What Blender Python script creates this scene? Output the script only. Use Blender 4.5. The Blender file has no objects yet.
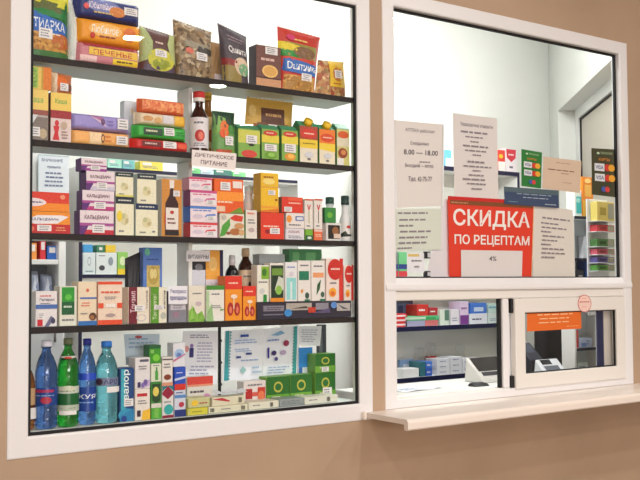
import bpy, math, random
from mathutils import Vector, Matrix
random.seed(7)
C = bpy.context.scene.collection
sc = bpy.context.scene

# ------------------------------------------------------------------ camera
F = 950.0
YAW, PITCH, ROLL = map(math.radians, (35.4528, 2.5932, -0.3456))
CAM = Vector((0, -2.4, 1.5))
cy, sy, cp, sp = math.cos(YAW), math.sin(YAW), math.cos(PITCH), math.sin(PITCH)
FW = Vector((sy*cp, cy*cp, sp)); RT = Vector((cy, -sy, 0)); UP = RT.cross(FW)
RT, UP = RT*math.cos(ROLL)+UP*math.sin(ROLL), UP*math.cos(ROLL)-RT*math.sin(ROLL)
cam = bpy.data.cameras.new('camera'); camo = bpy.data.objects.new('camera', cam); C.objects.link(camo)
cam.sensor_width = 36; cam.lens = F/640*36; cam.clip_start = .01
camo.matrix_world = Matrix(((RT.x, UP.x, -FW.x, CAM.x), (RT.y, UP.y, -FW.y, CAM.y), (RT.z, UP.z, -FW.z, CAM.z), (0, 0, 0, 1)))
sc.camera = camo

def ray(px, py): return FW*F + RT*(px-320) - UP*(py-240)
def at(px, py, Y):
    d = ray(px, py); return CAM + d*((Y-CAM.y)/d.y)
def at_plane(px, py, P, N):
    d = ray(px, py); return CAM + d*((P-CAM).dot(N)/d.dot(N))

# ------------------------------------------------------------------ materials
def lin(c): return tuple(((x/255)/12.92 if x/255 <= .04045 else ((x/255+.055)/1.055)**2.4) for x in c)
_m = {}
def M(col, rough=.5, **k):
    key = (tuple(col), rough, tuple(sorted(k.items())))
    if key in _m: return _m[key]
    m = bpy.data.materials.new('mat_%02x%02x%02x' % tuple(int(x) for x in col)); m.use_nodes = True
    b = m.node_tree.nodes['Principled BSDF']
    b.inputs['Base Color'].default_value = (*lin(col), 1); b.inputs['Roughness'].default_value = rough
    if k.get('trans'):
        b.inputs['Transmission Weight'].default_value = k['trans']; b.inputs['IOR'].default_value = k.get('ior', 1.2); b.inputs['Coat Weight'].default_value = .6; b.inputs['Coat Roughness'].default_value = .05
    if k.get('metal'): b.inputs['Metallic'].default_value = k['metal']
    if k.get('emit'):
        b.inputs['Emission Color'].default_value = (*lin(col), 1); b.inputs['Emission Strength'].default_value = k['emit']
    if k.get('alpha'): b.inputs['Alpha'].default_value = k['alpha']
    _m[key] = m; return m
def tex_mat(name, cols, scale, rough=.5, kind='voronoi', bump=0, detail=3, stretch=None):
    if name in _m: return _m[name]
    m = bpy.data.materials.new(name); m.use_nodes = True; nt = m.node_tree; b = nt.nodes['Principled BSDF']
    b.inputs['Roughness'].default_value = rough
    tc = nt.nodes.new('ShaderNodeTexCoord'); src = tc.outputs['Object']
    if stretch:
        mp = nt.nodes.new('ShaderNodeMapping'); mp.inputs['Scale'].default_value = stretch
        nt.links.new(src, mp.inputs[0]); src = mp.outputs[0]
    if kind == 'voronoi':
        t = nt.nodes.new('ShaderNodeTexVoronoi'); t.inputs['Scale'].default_value = scale; nt.links.new(src, t.inputs['Vector'])
        sep = nt.nodes.new('ShaderNodeSeparateColor'); nt.links.new(t.outputs['Color'], sep.inputs[0]); out = sep.outputs[0]
    else:
        t = nt.nodes.new('ShaderNodeTexNoise'); t.inputs['Scale'].default_value = scale; t.inputs['Detail'].default_value = detail
        nt.links.new(src, t.inputs['Vector']); out = t.outputs[0]
    r = nt.nodes.new('ShaderNodeValToRGB'); el = r.color_ramp.elements
    lo, hi = (0.0, 1.0) if kind == 'voronoi' else (.33, .67)
    n = len(cols)
    el[0].position = lo; el[1].position = hi
    el[0].color = (*lin(cols[0]), 1); el[1].color = (*lin(cols[-1]), 1)
    for i in range(1, n-1):
        e = el.new(lo+(hi-lo)*i/(n-1)); e.color = (*lin(cols[i]), 1)
    nt.links.new(out, r.inputs[0]); nt.links.new(r.outputs[0], b.inputs['Base Color'])
    if bump:
        bp = nt.nodes.new('ShaderNodeBump'); bp.inputs['Strength'].default_value = bump; bp.inputs['Distance'].default_value = .002
        nt.links.new(out, bp.inputs['Height']); nt.links.new(bp.outputs[0], b.inputs['Normal'])
    _m[name] = m; return m
def glass_mat(name, tint=(1, 1, 1), base=.022):
    m = bpy.data.materials.new(name); m.use_nodes = True; nt = m.node_tree; nt.nodes.clear()
    o = nt.nodes.new('ShaderNodeOutputMaterial'); mx = nt.nodes.new('ShaderNodeMixShader')
    tr = nt.nodes.new('ShaderNodeBsdfTransparent'); gl = nt.nodes.new('ShaderNodeBsdfGlossy'); lw = nt.nodes.new('ShaderNodeLayerWeight')
    tr.inputs[0].default_value = (*tint, 1); gl.inputs['Roughness'].default_value = .0
    p = nt.nodes.new('ShaderNodeMath'); p.operation = 'POWER'; p.inputs[1].default_value = 5
    q = nt.nodes.new('ShaderNodeMath'); q.operation = 'MULTIPLY_ADD'; q.inputs[1].default_value = .9; q.inputs[2].default_value = base
    lw.inputs['Blend'].default_value = .5
    nt.links.new(lw.outputs['Facing'], p.inputs[0]); nt.links.new(p.outputs[0], q.inputs[0]); nt.links.new(q.outputs[0], mx.inputs[0])
    nt.links.new(tr.outputs[0], mx.inputs[1]); nt.links.new(gl.outputs[0], mx.inputs[2]); nt.links.new(mx.outputs[0], o.inputs[0])
    return m
PANE = glass_mat('window_pane_glass', (.985, .995, .99))
WALL = tex_mat('tan_wall_paint', [(171, 145, 120), (177, 150, 125), (183, 155, 130)], 2.2, .6, 'noise')
PVC = M((232, 230, 231), .35)
PVC2 = M((230, 225, 219), .4)
BLACKG = M((8, 7, 12), .7)
def plastic(col, rough=.05, scale=70, bump=.5):
    key = ('pl', col, scale)
    if key in _m: return _m[key]
    m = bpy.data.materials.new('clear_plastic'); m.use_nodes = True; nt = m.node_tree; b = nt.nodes['Principled BSDF']
    b.inputs['Base Color'].default_value = (*lin(col), 1); b.inputs['Roughness'].default_value = rough
    b.inputs['Transmission Weight'].default_value = .93; b.inputs['IOR'].default_value = 1.34
    b.inputs['Coat Weight'].default_value = .8; b.inputs['Coat Roughness'].default_value = .03
    t = nt.nodes.new('ShaderNodeTexNoise'); t.inputs['Scale'].default_value = scale; t.inputs['Detail'].default_value = 1
    tc = nt.nodes.new('ShaderNodeTexCoord'); nt.links.new(tc.outputs['Object'], t.inputs['Vector'])
    bp = nt.nodes.new('ShaderNodeBump'); bp.inputs['Strength'].default_value = bump; bp.inputs['Distance'].default_value = .004
    nt.links.new(t.outputs[0], bp.inputs['Height']); nt.links.new(bp.outputs[0], b.inputs['Normal'])
    _m[key] = m; return m
SHELF = tex_mat('wenge_shelf_edge', [(18, 11, 14), (26, 16, 17), (34, 22, 20)], 18, .7, 'noise', stretch=(1, 1, 12))
UNDER = M((205, 216, 212), .45)
ROOM = tex_mat('room_paint', [(226, 227, 222), (231, 232, 228)], 1.5, .7, 'noise')
WHITE = M((238, 238, 236), .45)
PAPER = M((236, 232, 230), .7)
STICK = M((236, 232, 232), .6)

# ------------------------------------------------------------------ mesh collector
class MB:
    def __init__(s): s.v = []; s.f = []; s.mi = []; s.m = []; s.sm = []
    def mat(s, m):
        if m not in s.m: s.m.append(m)
        return s.m.index(m)
    def add(s, vs, fs, m, smooth=False):
        k = len(s.v); s.v += [tuple(v) for v in vs]; i = s.mat(m)
        for f in fs: s.f.append(tuple(k+a for a in f)); s.mi.append(i); s.sm.append(smooth)
        return s
    def box(s, x0, x1, y0, y1, z0, z1, m, c=.0008):
        c = min(c, abs(x1-x0)*.3, abs(y1-y0)*.3, abs(z1-z0)*.3)
        X, Y, Z = (x0, x1), (y0, y1), (z0, z1); vs = []; idx = {}
        for i in (0, 1):
            for j in (0, 1):
                for k in (0, 1):
                    for a in range(3):
                        p = [X[i], Y[j], Z[k]]; sg = [(1 if t == 0 else -1) for t in (i, j, k)]
                        for b in range(3):
                            if b != a: p[b] += sg[b]*c
                        idx[(i, j, k, a)] = len(vs); vs.append(p)
        fs = []
        for a in range(3):
            b, d = [t for t in range(3) if t != a]
            for e in (0, 1):
                q = []
                for (p, r) in ((0, 0), (1, 0), (1, 1), (0, 1)):
                    t = [0, 0, 0]; t[a] = e; t[b] = p; t[d] = r; q.append(idx[(*t, a)])
                if (e == 0) != (a == 1): q = q[::-1]
                fs.append(q)
        for a in range(3):
            b, d = [t for t in range(3) if t != a]
            for p in (0, 1):
                for r in (0, 1):
                    t0 = [0, 0, 0]; t1 = [0, 0, 0]; t0[b] = t1[b] = p; t0[d] = t1[d] = r; t1[a] = 1
                    fs.append((idx[(*t0, b)], idx[(*t1, b)], idx[(*t1, d)], idx[(*t0, d)]))
        for i in (0, 1):
            for j in (0, 1):
                for k in (0, 1): fs.append(tuple(idx[(i, j, k, a)] for a in range(3)))
        return s.add(vs, fs, m)
    def prism(s, poly, y0, y1, m):            # poly in x,z
        n = len(poly)
        vs = [(x, y0, z) for x, z in poly]+[(x, y1, z) for x, z in poly]
        fs = [tuple(range(n)), tuple(range(2*n-1, n-1, -1))]+[(i, i+n, (i+1) % n+n, (i+1) % n) for i in range(n)]
        return s.add(vs, fs, m)
    def lathe(s, prof, m, n=28, cx=0, cy=0, cap=True):
        vs = []; fs = []
        for r, z in prof:
            for k in range(n):
                a = 2*math.pi*k/n; vs.append((cx+r*math.cos(a), cy+r*math.sin(a), z))
        for i in range(len(prof)-1):
            for k in range(n):
                a, b = i*n+k, i*n+(k+1) % n; fs.append((a, b, b+n, a+n))
        s.add(vs, fs, m, True)
        if cap:
            k = len(s.v)-len(vs); i = s.mat(m)
            s.f.append(tuple(range(k+n-1, k-1, -1))); s.mi.append(i); s.sm.append(False)
            t = k+(len(prof)-1)*n
            s.f.append(tuple(range(t, t+n))); s.mi.append(i); s.sm.append(False)
        return s
    def tube(s, pts, r, m, n=8):
        vs = []; fs = []
        pts = [Vector(p) for p in pts]
        for i, p in enumerate(pts):
            d = (pts[min(i+1, len(pts)-1)]-pts[max(i-1, 0)]).normalized()
            a = d.orthogonal().normalized() if i == 0 else (a-d*a.dot(d)).normalized()
            b = d.cross(a)
            for k in range(n): vs.append(p+(a*math.cos(2*math.pi*k/n)+b*math.sin(2*math.pi*k/n))*r)
        for i in range(len(pts)-1):
            for k in range(n): fs.append((i*n+k, i*n+(k+1) % n, (i+1)*n+(k+1) % n, (i+1)*n+k))
        fs += [tuple(range(n))[::-1], tuple((len(pts)-1)*n+k for k in range(n))]
        return s.add(vs, fs, m, True)
    def surf(s, S, m, nu=1, nv=1, rect=(0, 0, 1, 1), off=0, smooth=True):
        u0, v0, u1, v1 = rect; vs = [S(u0+(u1-u0)*i/nu, v0+(v1-v0)*j/nv, off) for j in range(nv+1) for i in range(nu+1)]
        fs = [(j*(nu+1)+i, j*(nu+1)+i+1, (j+1)*(nu+1)+i+1, (j+1)*(nu+1)+i) for j in range(nv) for i in range(nu)]
        return s.add(vs, fs, m, smooth)
    def build(s, name, parent=None, loc=(0, 0, 0), rz=0):
        me = bpy.data.meshes.new(name); me.from_pydata(s.v, [], s.f)
        for m in s.m: me.materials.append(m)
        me.polygons.foreach_set('material_index', s.mi); me.polygons.foreach_set('use_smooth', s.sm); me.update()
        o = bpy.data.objects.new(name, me); C.objects.link(o); o.parent = parent
        o.location = loc; o.rotation_euler = (0, 0, rz); return o

_t = {}
def text_mesh(body):
    if body in _t: return _t[body]
    c = bpy.data.curves.new('t', 'FONT'); c.body = body; c.resolution_u = 2; c.offset = .02 if body in ('СКИДКА', 'ПО РЕЦЕПТАМ') else .014
    o = bpy.data.objects.new('t', c); C.objects.link(o); bpy.context.view_layer.update()
    me = bpy.data.meshes.new_from_object(o.evaluated_get(bpy.context.evaluated_depsgraph_get()))
    vs = [v.co.copy() for v in me.vertices]; fs = [tuple(p.vertices) for p in me.polygons]
    bpy.data.objects.remove(o); bpy.data.curves.remove(c); bpy.data.meshes.remove(me)
    x0 = min(v.x for v in vs); x1 = max(v.x for v in vs); y0 = min(v.y for v in vs); y1 = max(v.y for v in vs)
    _t[body] = ([((v.x-x0)/(x1-x0), (v.y-y0)/(y1-y0)) for v in vs], fs); return _t[body]

def R(u0, v0, u1, v1, c): return ('R', u0, v0, u1, v1, c)
def E(cu, cv, ru, rv, c): return ('E', cu, cv, ru, rv, c)
def T(u0, v0, u1, v1, t, c): return ('T', u0, v0, u1, v1, t, c)
def L(u0, v0, u1, v1, n, c): return ('L', u0, v0, u1, v1, n, c)
def P(pts, c): return ('P', pts, c)
def TV(u0, v0, u1, v1, t, c): return ('TV', u0, v0, u1, v1, t, c)

def mm(c):
    if hasattr(c, 'node_tree'): return c
    k = 'ink_%02x%02x%02x' % tuple(int(x) for x in c)     # printed card: fine mottled ink
    lo = tuple(x*.92 for x in c); hi = tuple(min(255, x+(255-x)*.1) for x in c)
    return tex_mat(k, [lo, c, c, hi], 210, .45, 'noise', detail=4)
def prints(mb, S, pr, step=.0003, sub=1, base=.0003):
    off = base
    for p in pr:
        off += step
        k = p[0]
        if k == 'R': mb.surf(S, mm(p[5]), sub, sub, p[1:5], off)
        elif k == 'E':
            cu, cv, ru, rv, c = p[1:]; n = 20; rings = 1 if sub == 1 else 3
            vs = [S(cu, cv, off)]; fs = []
            for r in range(1, rings+1):
                for a in range(n):
                    t = 2*math.pi*a/n; vs.append(S(cu+ru*math.cos(t)*r/rings, cv+rv*math.sin(t)*r/rings, off))
            for a in range(n): fs.append((0, 1+a, 1+(a+1) % n))
            for r in range(rings-1):
                for a in range(n): fs.append((1+r*n+a, 1+(r+1)*n+a, 1+(r+1)*n+(a+1) % n, 1+r*n+(a+1) % n))
            mb.add(vs, fs, mm(c))
        elif k == 'P':
            pts = p[1]
            if sub > 1:
                fine = []
                for a in range(len(pts)):
                    (ua, va), (ub, vb) = pts[a], pts[(a+1) % len(pts)]
                    fine += [(ua+(ub-ua)*t/6, va+(vb-va)*t/6) for t in range(6)]
                cu = sum(a for a, b in pts)/len(pts); cv = sum(b for a, b in pts)/len(pts); n = len(fine); vs = [S(cu, cv, off)]; fs = []
                for r in range(1, 6): vs += [S(cu+(a-cu)*r/5, cv+(b-cv)*r/5, off) for a, b in fine]
                for a in range(n): fs.append((0, 1+a, 1+(a+1) % n))
                for r in range(4):
                    for a in range(n): fs.append((1+r*n+a, 1+(r+1)*n+a, 1+(r+1)*n+(a+1) % n, 1+r*n+(a+1) % n))
                mb.add(vs, fs, mm(p[2]))
            else: mb.add([S(u, v, off) for u, v in pts], [tuple(range(len(pts)))], mm(p[2]))
        elif k in ('T', 'TV'):
            u0, v0, u1, v1, t, c = p[1:]; vs, fs = text_mesh(t)
            if k == 'T': mb.add([S(u0+(u1-u0)*a, v0+(v1-v0)*b, off) for a, b in vs], fs, mm(c))
            else: mb.add([S(u1-(u1-u0)*b, v0+(v1-v0)*a, off) for a, b in vs], fs, mm(c))
        elif k == 'L':
            u0, v0, u1, v1, n, c = p[1:]; h = (v1-v0)/n; rr = random.Random(int(u0*97+v0*31+n))
            for i in range(n):
                v = v0+h*(i+.3); end = u1-(u1-u0)*rr.random()*.3; u = u0+(u1-u0)*rr.random()*.08
                while u < end-.01:
                    w = (u1-u0)*(.1+.15*rr.random()); e = min(u+w, end)
                    mb.surf(S, mm(c), 1, 1, (u, v, e, v+h*.42), off); u = e+(u1-u0)*.035

def tag(o, label=None, cat=None, group=None, kind=None):
    if label: o['label'] = label
    if cat: o['category'] = cat
    if group: o['group'] = group
    if kind: o['kind'] = kind
    return o
def struct(mb, name, **k): return tag(mb.build(name, **k), kind='structure')

# ------------------------------------------------------------------ product builders
def span(x0, x1, yt, Y, base=None):
    a = max(at(x0, yt, Y).x, .7735); b = at(x1, yt, Y).x; z = at((x0+x1)/2, yt, Y).z
    return a, b, z
def sticker(parent, S, r, base=.0022, sub=1):
    mb = MB(); mb.surf(S, STICK, sub, sub, r, base)
    u0, v0, u1, v1 = r
    prints(mb, S, [L(u0+(u1-u0)*.12, v0+(v1-v0)*.12, u1-(u1-u0)*.1, v1-(v1-v0)*.1, 3, (120, 120, 135))], base=base)
    mb.build('price_sticker', parent)
def carton(name, label, cat, x0, x1, yt, z0, Y=.03, d=.045, col=(235, 230, 225), pr=(), side=None, st=None, group=None, rz=0, ztop=None, lpr=()):
    a, b, z = span(x0, x1, yt, Y)
    if ztop: z = ztop
    w = b-a-.0012; h = z-z0
    if rz > 0: w *= .97
    mb = MB(); mb.box(-w/2, w/2, 0, d, 0, h-.0002, mm(side or col), .0012)
    S = lambda u, v, off=0: ((u-.5)*w, -off, v*h)
    if side: mb.surf(S, mm(col), 1, 1, (.005, .005, .995, .995), .0003)
    prints(mb, S, pr)
    SL = lambda u, v, off=0: (-w/2-off, d*(1-u), v*h)
    prints(mb, SL, lpr)
    # tuck flap seam on the top panel
    mb.box(-w/2+.002, w/2-.002, d*.12, d*.14, h-.0004, h-.0001, mm(side or col), .0001)
    o = mb.build(name, loc=((a+b)/2, Y, z0), rz=rz); tag(o, label, cat, group)
    if st: sticker(o, S, st)
    return z
def pillow(name, label, cat, x0, x1, yt, z0, Y=.03, d=.05, col=(200, 150, 60), pr=(), st=None, mode='bag', tilt=0, group=None, crimp=True, back=None, pu=4, lean=0, skew=0, flare=0):
    a, b, z = span(x0, x1, yt, Y); w = b-a; h = z-z0
    def bulge(u, v):
        bu = max(0, 1-abs(2*u-1)**pu)**.6
        bv = max(0, 1-v**3)**.7*(.8+.2*min(1, v*5)) if mode == 'bag' else max(0, 1-abs(2*v-1)**5)**.5
        if mode == 'roll': bu = max(0, 1-abs(2*u-1)**14)**.6
        return bu*bv
    def S(u, v, off=0, sgn=-1):
        bb = bulge(u, v); wr = .0012*math.sin(31*u+9*v)*math.sin(23*v+5*u)*(1 if mode == 'bag' else .4)*min(1, bb*2)
        if mode == 'bag':
            x = (u-.5)*w*(1-.05*math.sin(math.pi*v)+flare*(v-.5))+skew*(v-.5)*w; zz = v*(h+tilt*(u-.5))
        else: x = (u-.5)*w; zz = h*v
        return (x, d/2+sgn*(bb*d/2+wr)+(-off if sgn < 0 else 0)+lean*v, zz)
    mb = MB(); nu, nv = 20, 20
    mb.surf(S, mm(col), nu, nv)
    Bk = lambda u, v, off=0: S(1-u, v, 0, 1)
    mb.surf(Bk, mm(back or col), nu, nv)
    if mode == 'bag':
        mb.add([S(i/nu, 0) for i in range(nu+1)]+[S(1-i/nu, 0, 0, 1) for i in range(nu+1)], [tuple(range(2*nu+2))[::-1]], mm(back or col))
        if crimp:   # toothed crimped seal along the top
            top = []; n = 24
            for i in range(n+1): top.append(S(i/n, 1)[0])
            vs = []; fs = []
            for i in range(n+1):
                q = S(i/n, 1); zz = q[2]; vs += [(q[0], d/2+lean-.0006, zz-.004), (q[0], d/2+lean-.0006, zz+(.0022 if i % 2 else 0))]
            for i in range(n): fs.append((2*i, 2*i+2, 2*i+3, 2*i+1))
            mb.add(vs, fs, mm(back or col))
    else:
        for e in (0, 1):  # sealed end fins
            x = -w/2 if e == 0 else w/2; sg = -1 if e == 0 else 1
            mb.box(min(x, x+sg*.003), max(x, x+sg*.003), d/2-.001, d/2+.001, h*.04, h*.96, mm(back or col), .0004)
    prints(mb, S, pr, sub=8, base=.0012)
    o = mb.build(name, loc=((a+b)/2, Y, z0)); tag(o, label, cat, group)
    if st: sticker(o, S, st, .0045, 4)
    return z
def bottle(name, label, xc, z0, Y, prof, mat, cap=None, labels=(), group=None, rz=0, cat='bottle', st=None, capname='cap', extra=None):
    """prof: list of (radius, z); labels: (z0,z1,r,color,prints, arc)"""
    p = at(xc, 240, Y); mb = MB(); mb.lathe(prof, mat, 32)
    o = mb.build(name, loc=(p.x, Y, z0)); tag(o, label, cat, group)
    if cap:
        cprof, cm = cap; c = MB(); c.lathe(cprof, cm, 24)
        r = cprof[0][0]
        for k in range(24):
            a = 2*math.pi*k/24; c.box(r*math.cos(a)-.0006, r*math.cos(a)+.0006, r*math.sin(a)-.0006, r*math.sin(a)+.0006, cprof[0][1]+.001, cprof[-1][1]-.002, cm, .0002)
        c.build(capname, o)
    for (a0, a1, r, col, pr, arc) in labels:
        l = MB(); ang = math.radians(arc)
        S = lambda u, v, off=0, r=r, a0=a0, a1=a1, ang=ang: ((r+off)*math.sin((u-.5)*ang+rz), -(r+off)*math.cos((u-.5)*ang+rz), a0+(a1-a0)*v)
        l.surf(S, mm(col), 32, 1, off=.0004); prints(l, S, pr, sub=10, base=.0006)
        l.build('label', o)
        if st:
            s2 = MB(); s2.surf(S, STICK, 8, 1, st, .003); s2.build('price_sticker', o); st = None
    return o
def sheet(name, label, cat, corners, Y, col, pr=(), group=None, thick=.0006, sub=6, curl=.002, sticker_r=None):
    a, b, c, d = [at(x, y, Y) for x, y in corners]   # bl, br, tr, tl
    col = M(col, .7) if not hasattr(col, 'node_tree') else col
    O = (a+b)/2
    def S(u, v, off=0):
        p = (a*(1-u)+b*u)*(1-v)+(d*(1-u)+c*u)*v - O
        return (p.x, -off+curl*math.sin(math.pi*u)*.5+curl*v*v*.5, p.z)
    mb = MB(); mb.surf(S, mm(col), sub, sub); mb.surf(lambda u, v, off=0: S(1-u, v, -thick), mm(col), sub, sub)
    n = sub
    rim = [S(i/n, 0) for i in range(n)]+[S(1, i/n) for i in range(n)]+[S(1-i/n, 1) for i in range(n)]+[S(0, 1-i/n) for i in range(n)]
    k = len(rim); mb.add(rim+[(x, y+thick, z) for x, y, z in rim], [(i, (i+1) % k, (i+1) % k+k, i+k) for i in range(k)], mm(col))
    prints(mb, S, pr, sub=2)
    o = mb.build(name, loc=O); tag(o, label, cat, group); return o

EXPO = 0.12; LAMP_P = 18; ROOM_P = 8; FILL_P = 115; WALL_P = 12
# ================================================================== THE SETTING
EYE = 1.5
GL = .008     # left glass plane
GR = .021     # right glass plane
WT = .04
LX0, LX1, LZ0, LZ1 = .7475, 1.9145, EYE-.437, EYE+.9505
RX0, RX1, RZ0, RZ1 = 1.967, 3.255, EYE-.412, EYE+.971
HC = 3.2
mb = MB()
def wp(x0, x1, z0, z1): mb.box(x0, x1, .004, WT, z0, z1, WALL, .0)
i = .02
wp(-2.5, LX0+i, 0, HC); wp(LX0+i, LX1-i, 0, LZ0+i); wp(LX0+i, LX1-i, LZ1-i, HC); wp(LX1-i, RX0+i, 0, HC)
wp(RX0+i, RX1-i, 0, RZ0+.004); wp(RX0+i, RX1-i, RZ1-i, HC); wp(RX1-i, 6.5, 0, HC)
struct(mb, 'wall_front')
mb = MB(); mb.box(-2.5, 6.5, -9, .002, -.02, 0, tex_mat('hall_floor_tile', [(150, 132, 112), (168, 150, 130)], 3, .3, 'noise'), 0); struct(mb, 'floor')
CE = M((226, 220, 210), .8)
mb = MB(); mb.box(-2.5, 6.5, -9, .0, HC, HC+.03, CE, 0); struct(mb, 'ceiling')
mb = MB(); mb.box(-2.5, 6.5, -9.05, -9, 0, HC, M((176, 160, 142), .7), 0); struct(mb, 'wall_back')
mb = MB(); mb.box(-2.55, -2.5, -9, .04, 0, HC, M((190, 168, 142), .7), 0); struct(mb, 'wall_left')
mb = MB(); mb.box(6.5, 6.55, -9, .04, 0, HC, M((170, 150, 126), .7), 0); struct(mb, 'wall_right')

def frame_member(mb, x0, x1, z0, z1, y0, y1, m=PVC, c=.005): mb.box(x0, x1, y0, y1, z0, z1, m, c)
def ring(mb, x0, x1, z0, z1, w, y0, y1, m=PVC, c=.004, wb=None):
    """mitred frame of four members as swept profile"""
    def loop(o, y): return [(x0+o, y, z0+(o if wb is None else o*wb/w)), (x1-o, y, z0+(o if wb is None else o*wb/w)), (x1-o, y, z1-o), (x0+o, y, z1-o)]
    prof = [(0, y1), (0, y0+c), (c*.3, y0+c*.3), (c, y0), (w-c*1.5, y0), (w-c*.4, y0+c*.4), (w, y0+c*1.2), (w, y1)]
    vs = []; fs = []
    for o, y in prof: vs += loop(o, y)
    for a in range(len(prof)-1):
        for k in range(4): fs.append((a*4+k, a*4+(k+1) % 4, (a+1)*4+(k+1) % 4, (a+1)*4+k))
    mb.add(vs, fs, m)
# --- left show window
mb = MB(); ring(mb, LX0, LX1, LZ0, LZ1, .054, 0, .019); w1 = struct(mb, 'window_1')
gx0, gx1, gz0, gz1 = LX0+.054, LX1-.054, LZ0+.0537, LZ1-.054
mb = MB(); g = .007; mb.box(gx0, gx0+g, GL-.002, GL+.008, gz0, gz1, BLACKG); mb.box(gx1-g, gx1, GL-.002, GL+.008, gz0, gz1, BLACKG)
mb.box(gx0+g, gx1-g, GL-.002, GL+.008, gz1-g*1.1, gz1, BLACKG); mb.box(gx0+g, gx1-g, GL-.002, GL+.008, gz0, gz0+g*1.2, BLACKG)
mb.build('gasket', w1)
mb = MB(); mb.add([(gx0+.002, GL+.003, gz0+.002), (gx1-.002, GL+.003, gz0+.002), (gx1-.002, GL+.003, gz1-.002), (gx0+.002, GL+.003, gz1-.002)], [(0, 1, 2, 3)], PANE); mb.build('glass_pane', w1)
# --- display case behind it
SHZ = {1: EYE+.5800+.0165, 2: EYE+.3585+.0165, 3: EYE+.1165+.0165, 4: EYE-.1262+.0165, 5: EYE-.375}
SY, SD = .018, .168
PX0, PX1 = gx0-.030, gx1+.002
mb = MB(); mb.box(PX0-.003, PX0, .0195, SD+.01, gz0-.0, gz1, WHITE); mb.box(PX1, PX1+.0035, .0095, .0395, gz0, gz1, WHITE)
mb.box(PX0+.0008, PX1-.0008, .0195, SD+.01, gz0-.004, SHZ[5], UNDER)
root = mb.build('display_case'); tag(root, 'white display case full of medicines behind the large left window', 'display case')
dx = at(189, 200, .09).x
mb = MB(); mb.box(dx, dx+.012, .092, SD, SHZ[4], SHZ[1]-.0165, WHITE); mb.build('divider_panel', root)
for k in (1, 2, 3, 4):
    o = MB(); z = SHZ[k]
    o.box(PX0+.0005, PX1-.001, SY, SD, z-.0135, z, UNDER, .0005)
    s = o.build('shelf', root)
    e = MB(); e.box(PX0+.0005, PX1-.001, SY-.002, SY+.0005, z-.0165, z+.0005, SHELF, .0006); e.build('edge_strip', s)
mb = MB(); mb.box(gx0+.003, PX1, .0168, .019, gz0+.008, SHZ[5]+.001, WHITE, .0003)
mb.build('base_edge', root)
# --- right service window
mb = MB(); ring(mb, RX0, RX1, RZ0, RZ1, .0505, 0, WT, wb=.03); w2 = struct(mb, 'window_2')
hx0, hx1, hz1 = RX0+.0505, RX1-.0505, RZ1-.0505
TZ0, TZ1 = EYE-.028, EYE+.015
mb = MB()
# transom with a rounded nose
prof = [(WT, TZ1), (.012, TZ1), (.004, TZ1-.012), (.000, TZ1-.018), (-.004, TZ1-.024), (-.005, TZ0+.008), (-.003, TZ0+.002), (.002, TZ0), (WT, TZ0)]
n = len(prof); xa, xb = RX0+.004, RX1-.004
mb.add([(xa, y, z) for y, z in prof]+[(xb, y, z) for y, z in prof], [(k, k+n, (k+1) % n+n, (k+1) % n) for k in range(n)]+[tuple(range(n)), tuple(range(2*n-1, n-1, -1))], PVC)
mb.build('transom', w2)
uz0 = TZ1
mb = MB(); g = .006
mb.box(hx0, hx0+.002, GR-.002, GR+.008, uz0, hz1, BLACKG, .0003); mb.box(hx1-.010, hx1, GR-.002, GR+.008, uz0, hz1, BLACKG)
mb.box(hx0+.002, hx1-.010, GR-.002, GR+.008, hz1-.008, hz1, BLACKG); mb.box(hx0+.002, hx1-.010, GR-.002, GR+.008, uz0, uz0+.004, BLACKG)
mb.build('gasket', w2)
def pane(x0, x1, z0, z1, y, par, name='glass_pane'):
    q = MB(); q.add([(x0, y, z0), (x1, y, z0), (x1, y, z1), (x0, y, z1)], [(0, 1, 2, 3)], PANE); return q.build(name, par)
pane(hx0+.001, hx1-.002, uz0+.001, hz1-.002, GR+.003, w2)
# lower part: pass-through opening, post, sliding sash
lz1 = at(440, 299.8, GR).z; lz0 = at(396, 398, GR).z
lx0 = at(394.5, 350, GR).x; lx1 = at(499, 350, GR).x; sx0 = at(515.5, 340, -.006).x; sx1 = at(625.3, 340, -.006).x
mb = MB(); mb.box(RX0+.006, RX1-.006, .006, WT, lz1, TZ0-.0003, PVC2, .003); mb.build('head_rail', w2)
mb = MB(); mb.box(RX0+.03, RX1-.03, .006, WT, RZ0+.001, lz0, PVC2, .003)
mb.box(sx0, RX1-.02, .018, .03, lz0, lz0+.006, PVC2, .001); mb.build('bottom_rail', w2)
mb = MB(); mb.box(hx0-.012, lx0, .012, WT, lz0, lz1, PVC, .002); mb.build('jamb_bead', w2)
px1 = at(509.5, 340, .008).x
mb = MB(); mb.box(lx1+.010, px1, .008, WT, lz0, lz1, PVC, .003)
mb.box(px1, px1+.03, .022, WT, lz0, lz1, PVC, .001); mb.build('post', w2)
mb = MB(); mb.box(lx1, lx1+.009, GR-.004, GR+.012, lz0, lz1, BLACKG, .001); mb.build('gasket', w2)
for a, b in ((298.5, 314), (376, 389)):
    m2 = MB(); xx = at(510.5, a, .004).x; m2.box(xx+.002, xx+.022, .002, .021, at(512, b, .004).z+.004, min(at(512, a, .004).z, lz1-.001), M((22, 20, 24), .6), .002); m2.build('guide_block', w2)
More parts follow.
